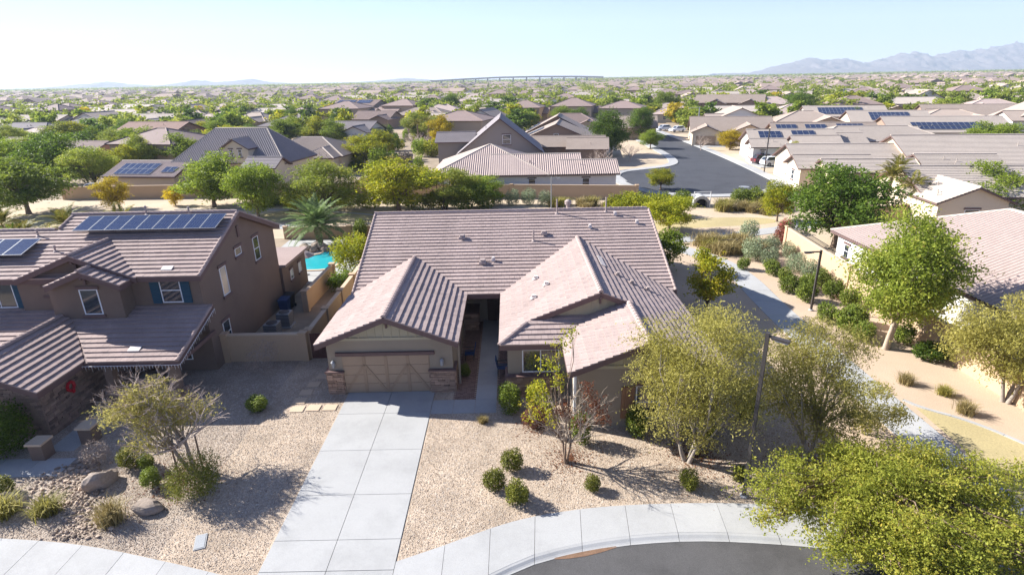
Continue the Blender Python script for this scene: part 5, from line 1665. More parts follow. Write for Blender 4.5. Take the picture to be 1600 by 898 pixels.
# ================================================================== OTHER HOUSES
def tilemat(n, c): return mat(n, c, 0.8, 0.12, 0.5, 5, 0.10, 0.0, rnd=0.1, world=True)
TM = {'tan': tilemat('tile_tan', (0.38, 0.305, 0.25)), 'pink': tilemat('tile_pink', (0.42, 0.33, 0.29)), 'brown': tilemat('tile_dark_brown', (0.27, 0.20, 0.175)), 'grey': tilemat('tile_grey', (0.245, 0.215, 0.215)), 'pale': tilemat('tile_pale', (0.47, 0.40, 0.335)), 'rust': tilemat('tile_rust', (0.34, 0.225, 0.18))}
def wallmat(n, c): return mat(n, c, 0.92, 0.06, 0.4, 20, 0.05, 0.0, world=True)
WM = {'white': wallmat('wall_white', (0.72, 0.68, 0.60)), 'cream': wallmat('wall_cream', (0.60, 0.50, 0.37)), 'tan': wallmat('wall_tan2', (0.46, 0.355, 0.25)), 'brown': wallmat('wall_brown', (0.27, 0.195, 0.145)), 'grey': wallmat('wall_grey', (0.27, 0.235, 0.205)), 'rust': wallmat('wall_rust', (0.33, 0.19, 0.135))}

def roof_polys(b):
    ov = b.get('ov', .5)
    x0, x1, y0, y1 = b['r'][0] - ov, b['r'][1] + ov, b['r'][2] - ov, b['r'][3] + ov
    e, p = b['e'], b['p']
    t = b['t']
    w, d = x1 - x0, y1 - y0
    if t == 'gx':
        ym, z = (y0 + y1) / 2, e + p * d / 2
        return [[(x0, y0, e), (x1, y0, e), (x1, ym, z), (x0, ym, z)], [(x1, y1, e), (x0, y1, e), (x0, ym, z), (x1, ym, z)]], [((x0, ym, z), (x1, ym, z))], ('x', ym, z)
    if t == 'gy':
        xm, z = (x0 + x1) / 2, e + p * w / 2
        return [[(x0, y1, e), (x0, y0, e), (xm, y0, z), (xm, y1, z)], [(x1, y0, e), (x1, y1, e), (xm, y1, z), (xm, y0, z)]], [((xm, y0, z), (xm, y1, z))], ('y', xm, z)
    h = min(w, d) / 2
    z = e + p * h
    if w >= d:
        a, c = (x0 + h, (y0 + y1) / 2, z), (x1 - h, (y0 + y1) / 2, z)
        pol = [[(x0, y0, e), (x1, y0, e), c, a], [(x1, y1, e), (x0, y1, e), a, c], [(x0, y1, e), (x0, y0, e), a], [(x1, y0, e), (x1, y1, e), c]]
    else:
        a, c = ((x0 + x1) / 2, y0 + h, z), ((x0 + x1) / 2, y1 - h, z)
        pol = [[(x0, y0, e), (x1, y0, e), a], [(x1, y1, e), (x0, y1, e), c], [(x0, y1, e), (x0, y0, e), a, c], [(x1, y0, e), (x1, y1, e), c, a]]
    if abs(w - d) < .02: pol = [p_[:3] for p_ in pol]
    return pol, [((x0, y0, e), a), ((x0, y1, e), a if w >= d else c), ((x1, y0, e), c if w >= d else a), ((x1, y1, e), c), (a, c)], None

def make_house(name, label, loc, rz, blocks, wall='tan', roofm='tan', group=None, wins=(), garage=(), solar=(), vents=3, relief=True, fasc=True, cat='house', frame='white'):
    t = tag(empty(name, (loc[0], loc[1], 0), rz), label, cat, group)
    wl = MB()
    for b in blocks:
        x0, x1, y0, y1 = b['r']
        wl.prism([(x0, y0), (x1, y0), (x1, y1), (x0, y1)], b.get('z', -.1), b['e'] - .05 + b.get('ov', .5) * b['p'] * .6)
        pol, rid, g = roof_polys(b)
        ov = b.get('ov', .5)
        if g:
            zz = b['e'] + ov * b['p'] * .6 - .05
            if g[0] == 'x':
                for x, s in ((x0, .15), (x1, -.15)): wl.extrude([(x, y0, zz), (x, y1, zz), (x, g[1], g[2] - .14)], (s, 0, 0))
            else:
                for y, s in ((y0, .15), (y1, -.15)): wl.extrude([(x0, y, zz), (x1, y, zz), (g[1], y, g[2] - .14)], (0, s, 0))
        mb = MB()
        st = b.get('style', 'flat')
        for p in pol:
            if relief and len(p) >= 3: cheap_plane(mb, p, st)
            else: mb.poly(p)
        ro = mb.build('roof', TM[b.get('m', roofm)], t)
        if fasc:
            fm_ = MB()
            for p in pol:
                u, v, n = plane_axes(p)
                fm_.extrude([tuple(Vector(q) - n * .012) for q in p], (0, 0, -.16))
            fm_.build('fascia', M['fascia'], ro)
            rc = MB()
            for a, c in rid:
                if (Vector(a) - Vector(c)).length < .1: continue
                rc.tube([Vector(a) + Vector((0, 0, .03)), Vector(c) + Vector((0, 0, .03))], .12, 5)
            if rc.f: rc.build('ridge_cap', TM['pale' if st == 'barrel' else b.get('m', roofm)], ro)
    wl.build('wall', WM[wall], t)
    for (bi, side, f, z, w, h) in wins:
        x0, x1, y0, y1 = blocks[bi]['r']
        if side == 'f': c, n = (x0 + (x1 - x0) * f, y0, z), (0, -1)
        elif side == 'b': c, n = (x0 + (x1 - x0) * f, y1, z), (0, 1)
        elif side == 'l': c, n = (x0, y0 + (y1 - y0) * f, z), (-1, 0)
        else: c, n = (x1, y0 + (y1 - y0) * f, z), (1, 0)
        window(t, c, w, h, n, frame=M[frame], cross=1, trim=M['fascia'] if h > .9 and relief else None)
    for (bi, side, f, w) in garage:
        x0, x1, y0, y1 = blocks[bi]['r']
        mb, mp = MB(), []
        if side == 'l':
            y = y0 + (y1 - y0) * f
            o = MB().box(x0 - .03, x0 + .02, y - w / 2, y + w / 2, 0, 2.2).build('garage_door', M['garage_trim'], t)
            for i in range(4): MB().box(x0 - .06, x0 - .031, y - w / 2 + .05, y + w / 2 - .05, .03 + i * .54, .03 + i * .54 + .5).build('panel', M['garage'], o)
        else:
            x = x0 + (x1 - x0) * f
            o = MB().box(x - w / 2, x + w / 2, y0 - .03, y0 + .02, 0, 2.2).build('garage_door', M['garage_trim'], t)
            for i in range(4): MB().box(x - w / 2 + .05, x + w / 2 - .05, y0 - .06, y0 - .031, .03 + i * .54, .03 + i * .54 + .5).build('panel', M['garage'], o)
    for (bi, pi, cu, cv_, nu, nv, pw, ph) in solar:          # array on plane pi of block bi, first panel at cu,cv metres from the eave's left end
        pol, _, _ = roof_polys(blocks[bi])
        p = pol[pi]
        u, v, n = plane_axes(p)
        a = Vector(p[0]) if (Vector(p[1]) - Vector(p[0])).dot(u) > 0 else Vector(p[1])
        for i in range(nu):
            for j in range(nv):
                c = a + u * (cu + i * (pw + .03) + pw / 2) + v * (cv_ + j * (ph + .03) + ph / 2) + n * .16
                solar_panel(t, c, u, v, pw, ph, n)
    rnd = random.Random(int(loc[0] * 3 + loc[1]))
    for i in range(vents):
        b = rnd.choice(blocks)
        pol = roof_polys(b)[0]
        p = pol[0]
        q = sum((Vector(k) for k in p), Vector()) / len(p)
        q = q.lerp(Vector(p[rnd.randrange(len(p))]), rnd.uniform(.1, .6))
        MB().lathe([(.13, -.05), (.05, .06), (.05, .35), (.08, .36), (.06, .42)], 6, tuple(q)).build('vent_pipe', TM[roofm], t)
    return t

# right-hand white house with barrel tiles
make_house('white_house', 'white house with pink barrel-tile hip roof at the right edge behind the sunlit wall', (0, 0), 0,
    [dict(r=(27.8, 42.6, 14, 46.6), e=3.0, p=.42, t='hip', style='barrel', ov=.5), dict(r=(34, 52, 27.0, 39.0), e=4.0, p=.42, t='hip', style='barrel', ov=.5)], 'white', 'pink',
    wins=[(0, 'l', .955, 1.7, .7, 1.1), (0, 'l', .80, 1.7, 1.0, 1.2), (0, 'l', .62, 1.7, 1.0, 1.2), (0, 'l', .47, 1.7, 1.0, 1.2)], vents=0)
# back house with barrel tiles behind the brown wall
make_house('back_house', 'low white house with striped barrel-tile roof behind the brown greenbelt wall', (0, 0), -.02,
    [dict(r=(-12.5, 3.4, 79.8, 95.7), e=3.0, p=.40, t='hip', style='barrel'), dict(r=(-4, 8.2, 79.808, 89.7), e=3.004, p=.40, t='gx', style='barrel', ov=.5), dict(r=(6, 13.2, 79.816, 86.2), e=3.008, p=.40, t='gx', style='barrel')], 'white', 'pink',
    wins=[(0, 'f', .88, 1.8, 1.0, 1.3), (2, 'f', .42, 1.8, 1.0, 1.3), (0, 'f', .3, 1.8, 1.0, 1.3)], vents=2)
# grey steep gable house
make_house('gable_house', 'grey-brown house with one steep gable and square window facing the camera', (-1.5, 106, 0), 0,
    [dict(r=(-6.9, 6.9, -7.5, 7.5), e=3.6, p=.78, t='gy', ov=.6), dict(r=(-11.2, -5, -2, 5), e=5.2, p=.35, t='gx', z=-.1)], 'grey', 'grey', wins=[(0, 'f', .58, 6.0, 1.4, 1.6)], vents=1)
# steep hip house at left with dormer and solar wing
th = make_house('hip_house', 'tan two-storey house with steep dark slope and small dormer, left of centre', (-42.2, 92.5, 0), R(-9),
    [dict(r=(-8.8, 9.2, -4.4, 4.8), e=4.4, p=.92, t='hip', style='barrel', m='grey'), dict(r=(-17.6, -6.4, -8.4, -.2), e=2.9, p=.38, t='gx', style='barrel', m='pink'), dict(r=(-.2, 4.0, -4.9, 1), e=6.5, p=.6, t='gy', z=4.4, ov=.3, m='pink', style='barrel'), dict(r=(5.0, 9.6, -8.0, -4), e=4.2, p=.5, t='gx', m='grey')], 'cream', 'grey',
    wins=[(2, 'f', .34, 5.9, .6, 1.1), (2, 'f', .68, 5.9, .6, 1.1), (3, 'f', .3, 2.6, .8, 1.6), (3, 'f', .62, 2.6, .8, 1.6), (0, 'f', .05, 1.9, .9, 1.1)], solar=[(1, 0, 1.6, .6, 6, 2, 1.0, 1.6), (1, 0, 9.2, 1.2, 2, 1, 1.0, 1.6)], vents=2)
H = lambda xl, xr, y, dep, **k: None
# the houses one can tell apart, by front eave ends
make_house('hip_house', 'tan house with pale hip lines right of the steep dark dormer roof', (-37.5, 112.5, 0), R(-8), [dict(r=(-8.5, 8.0, -6.2, 6), e=3, p=.42, t='hip', style='barrel'), dict(r=(1.5, 7.5, -9, 0), e=3.02, p=.42, t='hip', style='barrel')], 'cream', 'tan', wins=[(0, 'f', .25, 1.7, 1.2, 1.2)], vents=2)
make_house('two_storey_house', 'red-brown two-storey house with balcony far left beyond the trees', (-84, 141, 0), R(-12), [dict(r=(-8, 8, -4, 6), e=5.4, p=.36, t='gx'), dict(r=(-10, 2, -11, -3), e=2.9, p=.38, t='gx'), dict(r=(-3, 7, -8, -3), e=2.9, p=.38, t='gy')], 'rust', 'rust', wins=[(0, 'f', .62, 4.0, 1.3, 1.7), (0, 'f', .75, 4.0, 1.3, 1.7), (0, 'f', .88, 4.0, 1.3, 1.7), (0, 'f', .15, 4.1, 1.0, 1.2)], garage=[(2, 'f', .5, 4.6)])
make_house('two_storey_house', 'dark two-storey house with solar roof left of centre in the middle distance', (-67, 268, 0), R(-22), [dict(r=(-11, 11, -5, 7), e=5.4, p=.36, t='gx'), dict(r=(-9, -3, -7.5, -4), e=5.2, p=.4, t='gy'), dict(r=(1, 7, -7.5, -4), e=5.2, p=.4, t='gy')], 'grey', 'brown', wins=[(1, 'f', .5, 3.8, 1.6, 1.6), (2, 'f', .5, 3.8, 1.6, 1.6)], solar=[(0, 0, 1.5, 2.8, 9, 2, 1.0, 1.6), (0, 0, 12, 3, 7, 2, 1.0, 1.6)])
make_house('white_gable_house', 'low house with white gable end in the middle distance left of centre', (-43, 163, 0), R(-15), [dict(r=(-7, 7, -5, 5), e=3.1, p=.4, t='gx'), dict(r=(1, 8, -7.5, 2), e=3.0, p=.4, t='gy')], 'white', 'grey', wins=[(0, 'f', .3, 1.7, 1.2, 1.2)])
make_house('hip_house', 'tan hip-roofed house beyond the dry garden left of the grey gable', (-32.5, 232, 0), R(-17), [dict(r=(-10.5, 10.5, -6, 6), e=3, p=.38, t='hip'), dict(r=(2, 9, -9, 0), e=3.02, p=.38, t='hip')], 'tan', 'tan', wins=[(0, 'f', .25, 1.7, 1.5, 1.3), (0, 'f', .45, 1.7, 1.2, 1.3)])
make_house('solar_house', 'tan stepped-gable house with one pale solar panel patch behind the grey gable', (10.5, 126, 0), R(-8), [dict(r=(-8, 8, -6, 8), e=3.2, p=.42, t='gy'), dict(r=(-9, 9.5, -13, -5), e=3.0, p=.36, t='gx'), dict(r=(3, 10, -17, -9), e=3.0, p=.36, t='gx'), dict(r=(-8.2, 7, 8, 18), e=3.4, p=.5, t='gy')], 'brown', 'tan', wins=[(0, 'f', .5, 4.4, 1.0, .9)], solar=[(0, 0, 7.0, 1.2, 5, 3, 1.0, 1.6), (3, 0, 1, 1, 7, 2, 1.0, 1.6)])
make_house('hip_house', 'brown hip-roofed house behind the striped barrel-tile roof, right of the grey gable', (17.5, 168, 0), R(-12), [dict(r=(-9, 9, -6, 6), e=3, p=.45, t='hip'), dict(r=(2, 9, -9, 0), e=3.02, p=.4, t='gy')], 'grey', 'brown', wins=[(1, 'f', .5, 1.7, 1.4, 1.3)])
# right of the street
make_house('street_house', 'tan gabled house by the street, behind the yellow tree', (54, 144, 0), R(-14), [dict(r=(-9, 9, -6, 7), e=3, p=.40, t='gx'), dict(r=(-9, -3, -10, -4), e=3.01, p=.42, t='gy'), dict(r=(0, 7, -9, -3), e=3.02, p=.42, t='gy')], 'cream', 'tan', wins=[(1, 'l', .5, 1.7, 1.2, 1.3), (0, 'l', .6, 1.7, 1.2, 1.3)], garage=[(1, 'f', .5, 4.4)])
make_house('two_storey_house', 'two-storey tan house with twin dark gables beyond the street', (85, 229, 0), R(-24), [dict(r=(-12, 12, -6, 7), e=5.4, p=.38, t='gx'), dict(r=(-8, -1, -9, -4), e=5.0, p=.42, t='gy'), dict(r=(4, 11, -9, -4), e=5.0, p=.42, t='gy')], 'brown', 'tan', wins=[(1, 'f', .5, 3.6, 1.3, 1.4), (2, 'f', .5, 3.6, 1.3, 1.4)])
make_house('white_house', 'cream house with garage and white gable facing the street by the parked cars', (54.5, 112.5, 0), R(-10), [dict(r=(-8, 7, -5, 6), e=3, p=.40, t='gx'), dict(r=(-8.6, -3, -8, -3), e=3.01, p=.42, t='gx'), dict(r=(-1.5, 6, -9.5, -2), e=3.02, p=.42, t='gx')], 'white', 'pale', wins=[(1, 'l', .4, 1.7, .7, 1.5), (1, 'l', .62, 1.7, .7, 1.5), (2, 'l', .5, 1.7, .8, 1.4), (1, 'f', .3, 1.7, .8, 1.4)], garage=[(0, 'l', .15, 3.0)], solar=[(0, 0, 2, 2.2, 4, 2, 1.0, 1.6), (0, 0, 8, 2.4, 4, 2, 1.0, 1.6)])
make_house('street_house', 'tan house with dark solar patches behind the cream house by the cars', (67, 126, 0), R(-12), [dict(r=(-10, 10, -6, 6), e=3, p=.38, t='gx'), dict(r=(-9, -3, -9, -4), e=3.01, p=.4, t='gy'), dict(r=(2, 8, -9, -4), e=3.02, p=.4, t='gy')], 'tan', 'tan', wins=[(1, 'l', .5, 1.7, 1, 1.3)], solar=[(0, 0, 1, 2.6, 4, 2, 1.0, 1.6), (0, 0, 6.8, 2.6, 4, 2, 1.0, 1.6), (0, 0, 13, 2.8, 5, 2, 1.0, 1.6)])
make_house('solar_house', 'pale-roofed house with a large blue solar array, third from the right edge', (103, 183, 0), R(-15), [dict(r=(-11, 11, -7, 7), e=3, p=.36, t='gx')], 'white', 'pale', wins=[(0, 'f', .15, 1.7, 1.2, 1.2), (0, 'f', .3, 1.7, 1.2, 1.2)], solar=[(0, 0, 4, 1.6, 12, 3, 1.0, 1.6)])
make_house('solar_house', 'pale-roofed house with a square solar array, second from the right edge', (100, 157, 0), R(-16), [dict(r=(-9, 9, -7, 7), e=3, p=.36, t='gx')], 'cream', 'pale', solar=[(0, 0, 5, 1.8, 9, 3, 1.0, 1.6)])
make_house('solar_house', 'broad pale-roofed house with long solar rows and brown gable end', (95.5, 131, 0), R(-13), [dict(r=(-11, 12, -6.5, 7.5), e=3, p=.38, t='gx')], 'brown', 'pale', wins=[(0, 'f', .06, 1.7, .9, 1.1), (0, 'f', .16, 1.7, .9, 1.1), (0, 'f', .52, 1.7, 1.6, 1.2)], solar=[(0, 0, 5, 3.2, 13, 1, 1.0, 1.6), (0, 0, 6, 1.4, 16, 1, 1.0, 1.6)])
make_house('pale_house', 'long pale hip-roofed house behind the stepped gables on the right', (72, 116, 0), R(-9), [dict(r=(-12, 12, -5, 6), e=3, p=.40, t='hip'), dict(r=(-11, -4, -8, -1), e=3.02, p=.40, t='gx')], 'cream', 'pale', wins=[(1, 'l', .5, 1.7, 1, 1.2)])
make_house('stepped_house', 'white-gabled house with stepped pale roofs right of the cul-de-sac', (49.5, 86.5, 0), R(-8), [dict(r=(-7, 9, -4, 7), e=3, p=.40, t='gx'), dict(r=(-7.6, 2, -7.0, -1), e=3.01, p=.42, t='gx'), dict(r=(-5, 6, -10.5, -5), e=3.02, p=.42, t='gx')], 'cream', 'pale', wins=[(0, 'l', .4, 1.7, 1.0, 1.3), (1, 'l', .5, 1.7, 1.0, 1.3), (2, 'l', .5, 1.7, 1.0, 1.3)])
make_house('broad_house', 'broad pale-roofed house filling the right edge above the green trees', (66.5, 86, 0), R(-8), [dict(r=(-9, 14, -8, 8), e=3, p=.42, t='gx'), dict(r=(-9.4, 0, -12, -4), e=3.02, p=.40, t='gx')], 'cream', 'pale', vents=5)
make_house('pale_house', 'pale-roofed house with open gable behind the golden palms', (50.0, 64.5, 0), R(-6), [dict(r=(-5, 10, -5, 6), e=3, p=.40, t='gx'), dict(r=(-5.6, 1, -8.2, -2), e=3.02, p=.42, t='gy')], 'cream', 'pale', wins=[(1, 'f', .5, 1.7, 1.4, 1.2)])
make_house('brown_house_far', 'brown long-roofed house at the right edge under the mountains', (138, 177, 0), R(-17), [dict(r=(-13, 13, -6, 6), e=3, p=.42, t='gx'), dict(r=(-13, -5, -10, -2), e=3.02, p=.40, t='gx')], 'brown', 'tan')
bpy.data.objects['brown_house_far'].name = 'long_house'
make_house('tan_house', 'tan house behind the two big street trees, above the white driveway', (33, 158, 0), R(-10), [dict(r=(-5, 6, -6, 6), e=3, p=.4, t='gx')], 'tan', 'tan', garage=[(0, 'f', .6, 4.5)])
# left, middle distance
LG = 'houses beyond the trees on the left'
for i, (xl, xr, y, dep, st, rm, wm, lab) in enumerate(((-158, -132, 180, 13, 'hip', 'grey', 'tan', 'dark hip roof at the far left beyond the first trees'), (-156, -132, 208, 12, 'hip', 'grey', 'tan', 'dark hip roof just left of the red-brown two-storey house'), (-187, -165, 226, 14, 'gx', 'pale', 'cream', 'pale flat-looking gable roof at the far left'),
        (-142, -118, 220, 13, 'gx', 'pale', 'cream', 'pale gable roof above the red-brown two-storey house'), (-101, -88, 183, 12, 'gy', 'brown', 'brown', 'brown gable behind the red-brown two-storey house'), (-77, -60, 189, 13, 'hip', 'grey', 'white', 'grey hip roof with white front left of centre'), (-97, -79, 118, 12, 'gx', 'brown', 'rust', 'low brown roof hidden behind the left trees'), (-54, -40, 213, 12, 'gx', 'brown', 'brown', 'brown gable below the dark two-storey solar house'))):
    w = xr - xl
    make_house('house', lab, ((xl + xr) / 2, y, 0), R(-14), [dict(r=(-w / 2, w / 2, -dep / 2, dep / 2), e=3, p=.38, t=st), dict(r=(w * .1, w * .1 + 6.5, -dep / 2 - 3, 0), e=3.02, p=.4, t='gy')], wm, rm, LG, wins=[(0, 'f', .3, 1.7, 1.3, 1.3)])
# ================================================================== STREET, MID TREES, CARS
ST = [(40.5, 88.4), (42.0, 105), (43.2, 129.5), (43.6, 165), (44.5, 230), (35.5, 230), (34.6, 165), (34.2, 134.9), (33.2, 112), (30.2, 105), (24, 101.5), (19.6, 99.3), (18.0, 94), (18.2, 88), (20.4, 81.6), (24.5, 78.6), (29, 77.9), (33.8, 78.9), (38, 82.2)]
st_s = smooth(ST + [ST[0]], 2)[:-1]
sheet('cul_de_sac', st_s, 0.006, M['asphalt_new'])
walk2 = tag(empty('street_sidewalk'), kind='structure')
area = sum(a[0] * b[1] - b[0] * a[1] for a, b in zip(st_s, st_s[1:] + st_s[:1]))
def offset(poly, d):
    out = []
    n = len(poly)
    for i in range(n):
        a, b, c = Vector(poly[i - 1]), Vector(poly[i]), Vector(poly[(i + 1) % n])
        t = (c - a).normalized()
        nn = Vector((t.y, -t.x)) * (1 if area > 0 else -1)
        out.append(b + nn * d)
    return out
o0, o1 = offset(st_s, 0.02), offset(st_s, 1.75)
for i in range(len(st_s)):
    j = (i + 1) % len(st_s)
    if st_s[i][1] > 228 and st_s[j][1] > 228: continue
    n = max(1, int((o0[i] - o0[j]).length / 2.4))
    for k in range(n):
        a, b = k / n + .003, (k + 1) / n - .003
        if (o0[i] - o0[j]).length < .3: a, b = 0, 1
        MB().prism([o0[i].lerp(o0[j], a), o0[i].lerp(o0[j], b), o1[i].lerp(o1[j], b), o1[i].lerp(o1[j], a)], -.05, .11).build('slab', M['concrete_path'], walk2)
for i, pts in enumerate(([(44.2, 101), (50, 101.5), (50, 107.5), (44.3, 107)], [(45, 133), (49, 132), (50.5, 137), (45.2, 138)], [(36, 152), (30, 152), (30, 157), (36.2, 157)], [(18.6, 90), (13.4, 90.5), (13.4, 96), (18.4, 95)], [(39.5, 84), (44, 80.5), (46, 85), (41.6, 88)])):
    MB().prism(pts, -.05, .07 + i * .004).build('slab', M['concrete'], walk2)
tag(MB().lathe([(.75, 0), (.75, .012)], 20, (34.5, 83.6, .008)).build('manhole', M['metal_grey']), 'round pale manhole cover on the dark cul-de-sac', 'manhole')
sheet('front_yards', [(42.2, 88.5), (45, 129), (45.4, 165), (60, 165), (60, 100), (46, 78), (40, 78)], 0.0, M['dirt_path'])
sheet('island_yard', [(13.6, 99), (19, 101), (24, 103.3), (30, 107), (31.3, 113), (32.4, 135), (32.6, 165), (15, 165)], 0.0, M['dirt_path'])

PROTO = {}
def proto(kind, n=3):
    if kind in PROTO: return PROTO[kind]
    out = []
    for i in range(n):
        sd_ = {'green': 200, 'dark': 220, 'lime': 240, 'mesq': 260, 'gold': 280, 'bare': 300, 'orange': 320}[kind] + i
        if kind == 'bare':
            mb = twig_spray(8, (0, 0, .9), 4.6, .075, 4, sd_, .8)
            mb.tube([(0, 0, -.1), (0, 0, 1.0)], [.16, .1], 6)
            out.append((None, mb.mesh('twigs', M['twig_pale'])))
            continue
        if kind == 'mesq': cl = crown_clumps(2.9, 2.9, .9, 5.9, 24, .9, sd_)
        elif kind in ('dark', 'green'): cl = crown_clumps(2.8, 2.8, .5, 5.9, 28, 1.05, sd_)
        else: cl = crown_clumps(2.8, 2.8, .6, 5.9, 24, 1.0, sd_)
        Q, t = cloud(cl, 13000 if kind in ('dark', 'green') else 11000, .19 if kind != 'mesq' else .21, .5 if kind != 'mesq' else .32, .15, .42, .4, .5, .4)
        tr = trunk_mesh(cl, 1.5 if kind != 'mesq' else 1.1, .15, M['bark' if kind != 'mesq' else 'bark_dark'], stems=1 if kind != 'mesq' else 3, spread=.5, twig=False, detail=4)
        me = quads_mesh('crown', Q, t, LM[{'mesq': 'mid', 'orange': 'orange', 'gold': 'gold'}.get(kind, kind)])
        out.append((tr, me))
    PROTO[kind] = out
    return out
NAMES = {'green': 'leafy_tree', 'dark': 'dense_tree', 'lime': 'yellow_green_tree', 'mesq': 'mesquite_tree', 'gold': 'golden_tree', 'bare': 'bare_tree', 'orange': 'orange_tree'}
MT = [
(-63.9,74.7,7.2,5.5,'green','dense dark green tree at the left edge above the palms'),
(-88.3,101.7,8.0,4.0,'green','green tree at the left edge behind the dense dark tree'),
(-76.0,97.1,8.7,5.3,'dark','rounded dark green tree second from the left edge in the back row'),
(-67.2,92.6,7.3,4.2,'mesq','olive-green tree left of the low solar roof'),
(-53.9,76.9,4.2,2.2,'gold','yellow-green small tree before the low solar roof'),
(-46.4,78.3,2.9,1.3,'gold','little yellow tree at the foot of the tan two-storey house'),
(-40.3,76.9,7.1,4.9,'green','large rounded green tree before the tan two-storey house'),
(-31.6,70.3,7.0,3.1,'green','green tree with bare slim trunk right of the large rounded one'),
(-23.5,72.2,6.9,5.2,'mesq','feathery green mesquite with dark crooked trunk behind the palm'),
(-14.2,71.5,6.9,5.6,'lime','broad yellow-green mesquite left of the striped barrel roof'),
(-8.4,71.8,5.6,4.4,'mesq','green mesquite overlapping the left end of the striped barrel roof'),
(-3.6,73.3,4.1,3.0,'green','dark green tree before the white wall of the back house'),
(-27.3,111.1,6.6,4.3,'lime','bright lime tree behind the tan side wall'),
(-26.4,121.9,6.5,3.1,'lime','lime tree between the dry garden and the side wall'),
(-51.8,159.2,7.0,4.2,'lime','lime tree behind the hip-lined tan roof'),
(-45.7,154.9,6.5,4.1,'green','green tree right of the lime one behind the hip-lined roof'),
(-85.1,179.9,7.7,5.3,'dark','round dark green tree above the steep dark roof'),
(-86.4,165.6,5.9,4.7,'lime','pale lime tree left of the round dark green tree'),
(-79.8,198.4,3.5,2.6,'orange','orange autumn tree in the middle distance left of centre'),
(-137.2,194.7,6.5,3.4,'green','narrow green tree left of the red-brown two-storey house'),
(-131.1,193.5,4.8,2.7,'dark','small dark tree beside the narrow green one at left'),
(-72.5,199.2,8.2,2.2,'dark','tall narrow dark tree left of the dark two-storey house'),
(-15.8,135.8,8.0,3.0,'gold','golden-green tree left of the grey steep gable'),
(-27.3,286.3,9.3,4.6,'dark','dark round tree left of centre in the far middle distance'),
(-13.2,245.6,6.6,4.8,'green','green tree above the grey steep gable'),
(21.4,121.8,9.3,4.3,'dark','large green tree at the left side of the street'),
(34.2,152.5,8.0,3.7,'dark','second large green tree at the left side of the street'),
(32.2,132.7,4.2,2.6,'green','small bright green tree on the street island'),
(63.7,246.4,10.1,4.5,'green','green tree where the street leaves the view'),
(48.4,127.4,4.8,2.8,'gold','golden yellow tree beside the street'),
(22.0,82.9,3.2,2.2,'lime','small rounded tree at the near edge of the cul-de-sac'),
(29.9,62.4,4.7,2.2,'lime','slim-trunked tree right of the cul-de-sac'),
(30.7,52.0,7.7,4.6,'dark','big dark green tree behind the far end of the sunlit wall'),
(54.1,62.8,5.9,4.4,'green','large green tree at the right edge above the barrel roof'),
(68.4,75.9,3.3,2.6,'green','second green tree at the right edge above the barrel roof'),
(97.1,117.0,5.8,5.1,'green','green tree before the brown gable end at the right'),
(103.3,211.0,9.8,5.3,'dark','dark green tree among the roofs right of the street'),
(105.6,181.1,5.9,2.6,'green','green tree between the solar roofs'),
(18.8,203.4,6.5,4.4,'green','green tree behind the pale solar panel roof'),
(23.5,196.7,6.1,3.8,'dark','dark green tree right of the pale solar panel roof'),
(17.0,59.4,3.8,2.9,'lime','yellow-green tree over the right end of the long ridge'),
(49.8,100.6,4.4,2.6,'lime','yellow-green tree by the parked cars'),
(15.7,100.7,5.0,2.6,'bare','grey bare tree left of the street island'),
(23.6,112.6,4.6,2.9,'bare','second grey bare tree on the street island'),
(-21.9,142.0,5.6,4.7,'bare','grey bare tree in the dry garden'),
(42.0,127.3,4.1,1.7,'bare','pale bare tree before the gabled street house')
]
TREE_XY = []
for i, (x, y, h, r, k, lab) in enumerate(MT):
    tr, me = proto(k)[i % 3]
    TREE_XY.append((x, y, r))
    make_tree(NAMES[k], lab, 'tree', (x, y, 0), tr, me, rz=i * 1.7, s=(r / 2.9, r / 2.9, h / 5.9))
for i, (x, y, h, lab) in enumerate(((-23.2, 150, 5.0, 'left of three golden palms in the dry garden'), (-20.5, 151, 5.4, 'middle of three golden palms in the dry garden'), (-17.8, 149, 4.8, 'right of three golden palms in the dry garden'))):
    make_palm('queen_palm', lab, (x, y, 0), h, 2.6, 16, LM['palm_gold'], 'palms in the dry garden', .16, fm=fm)

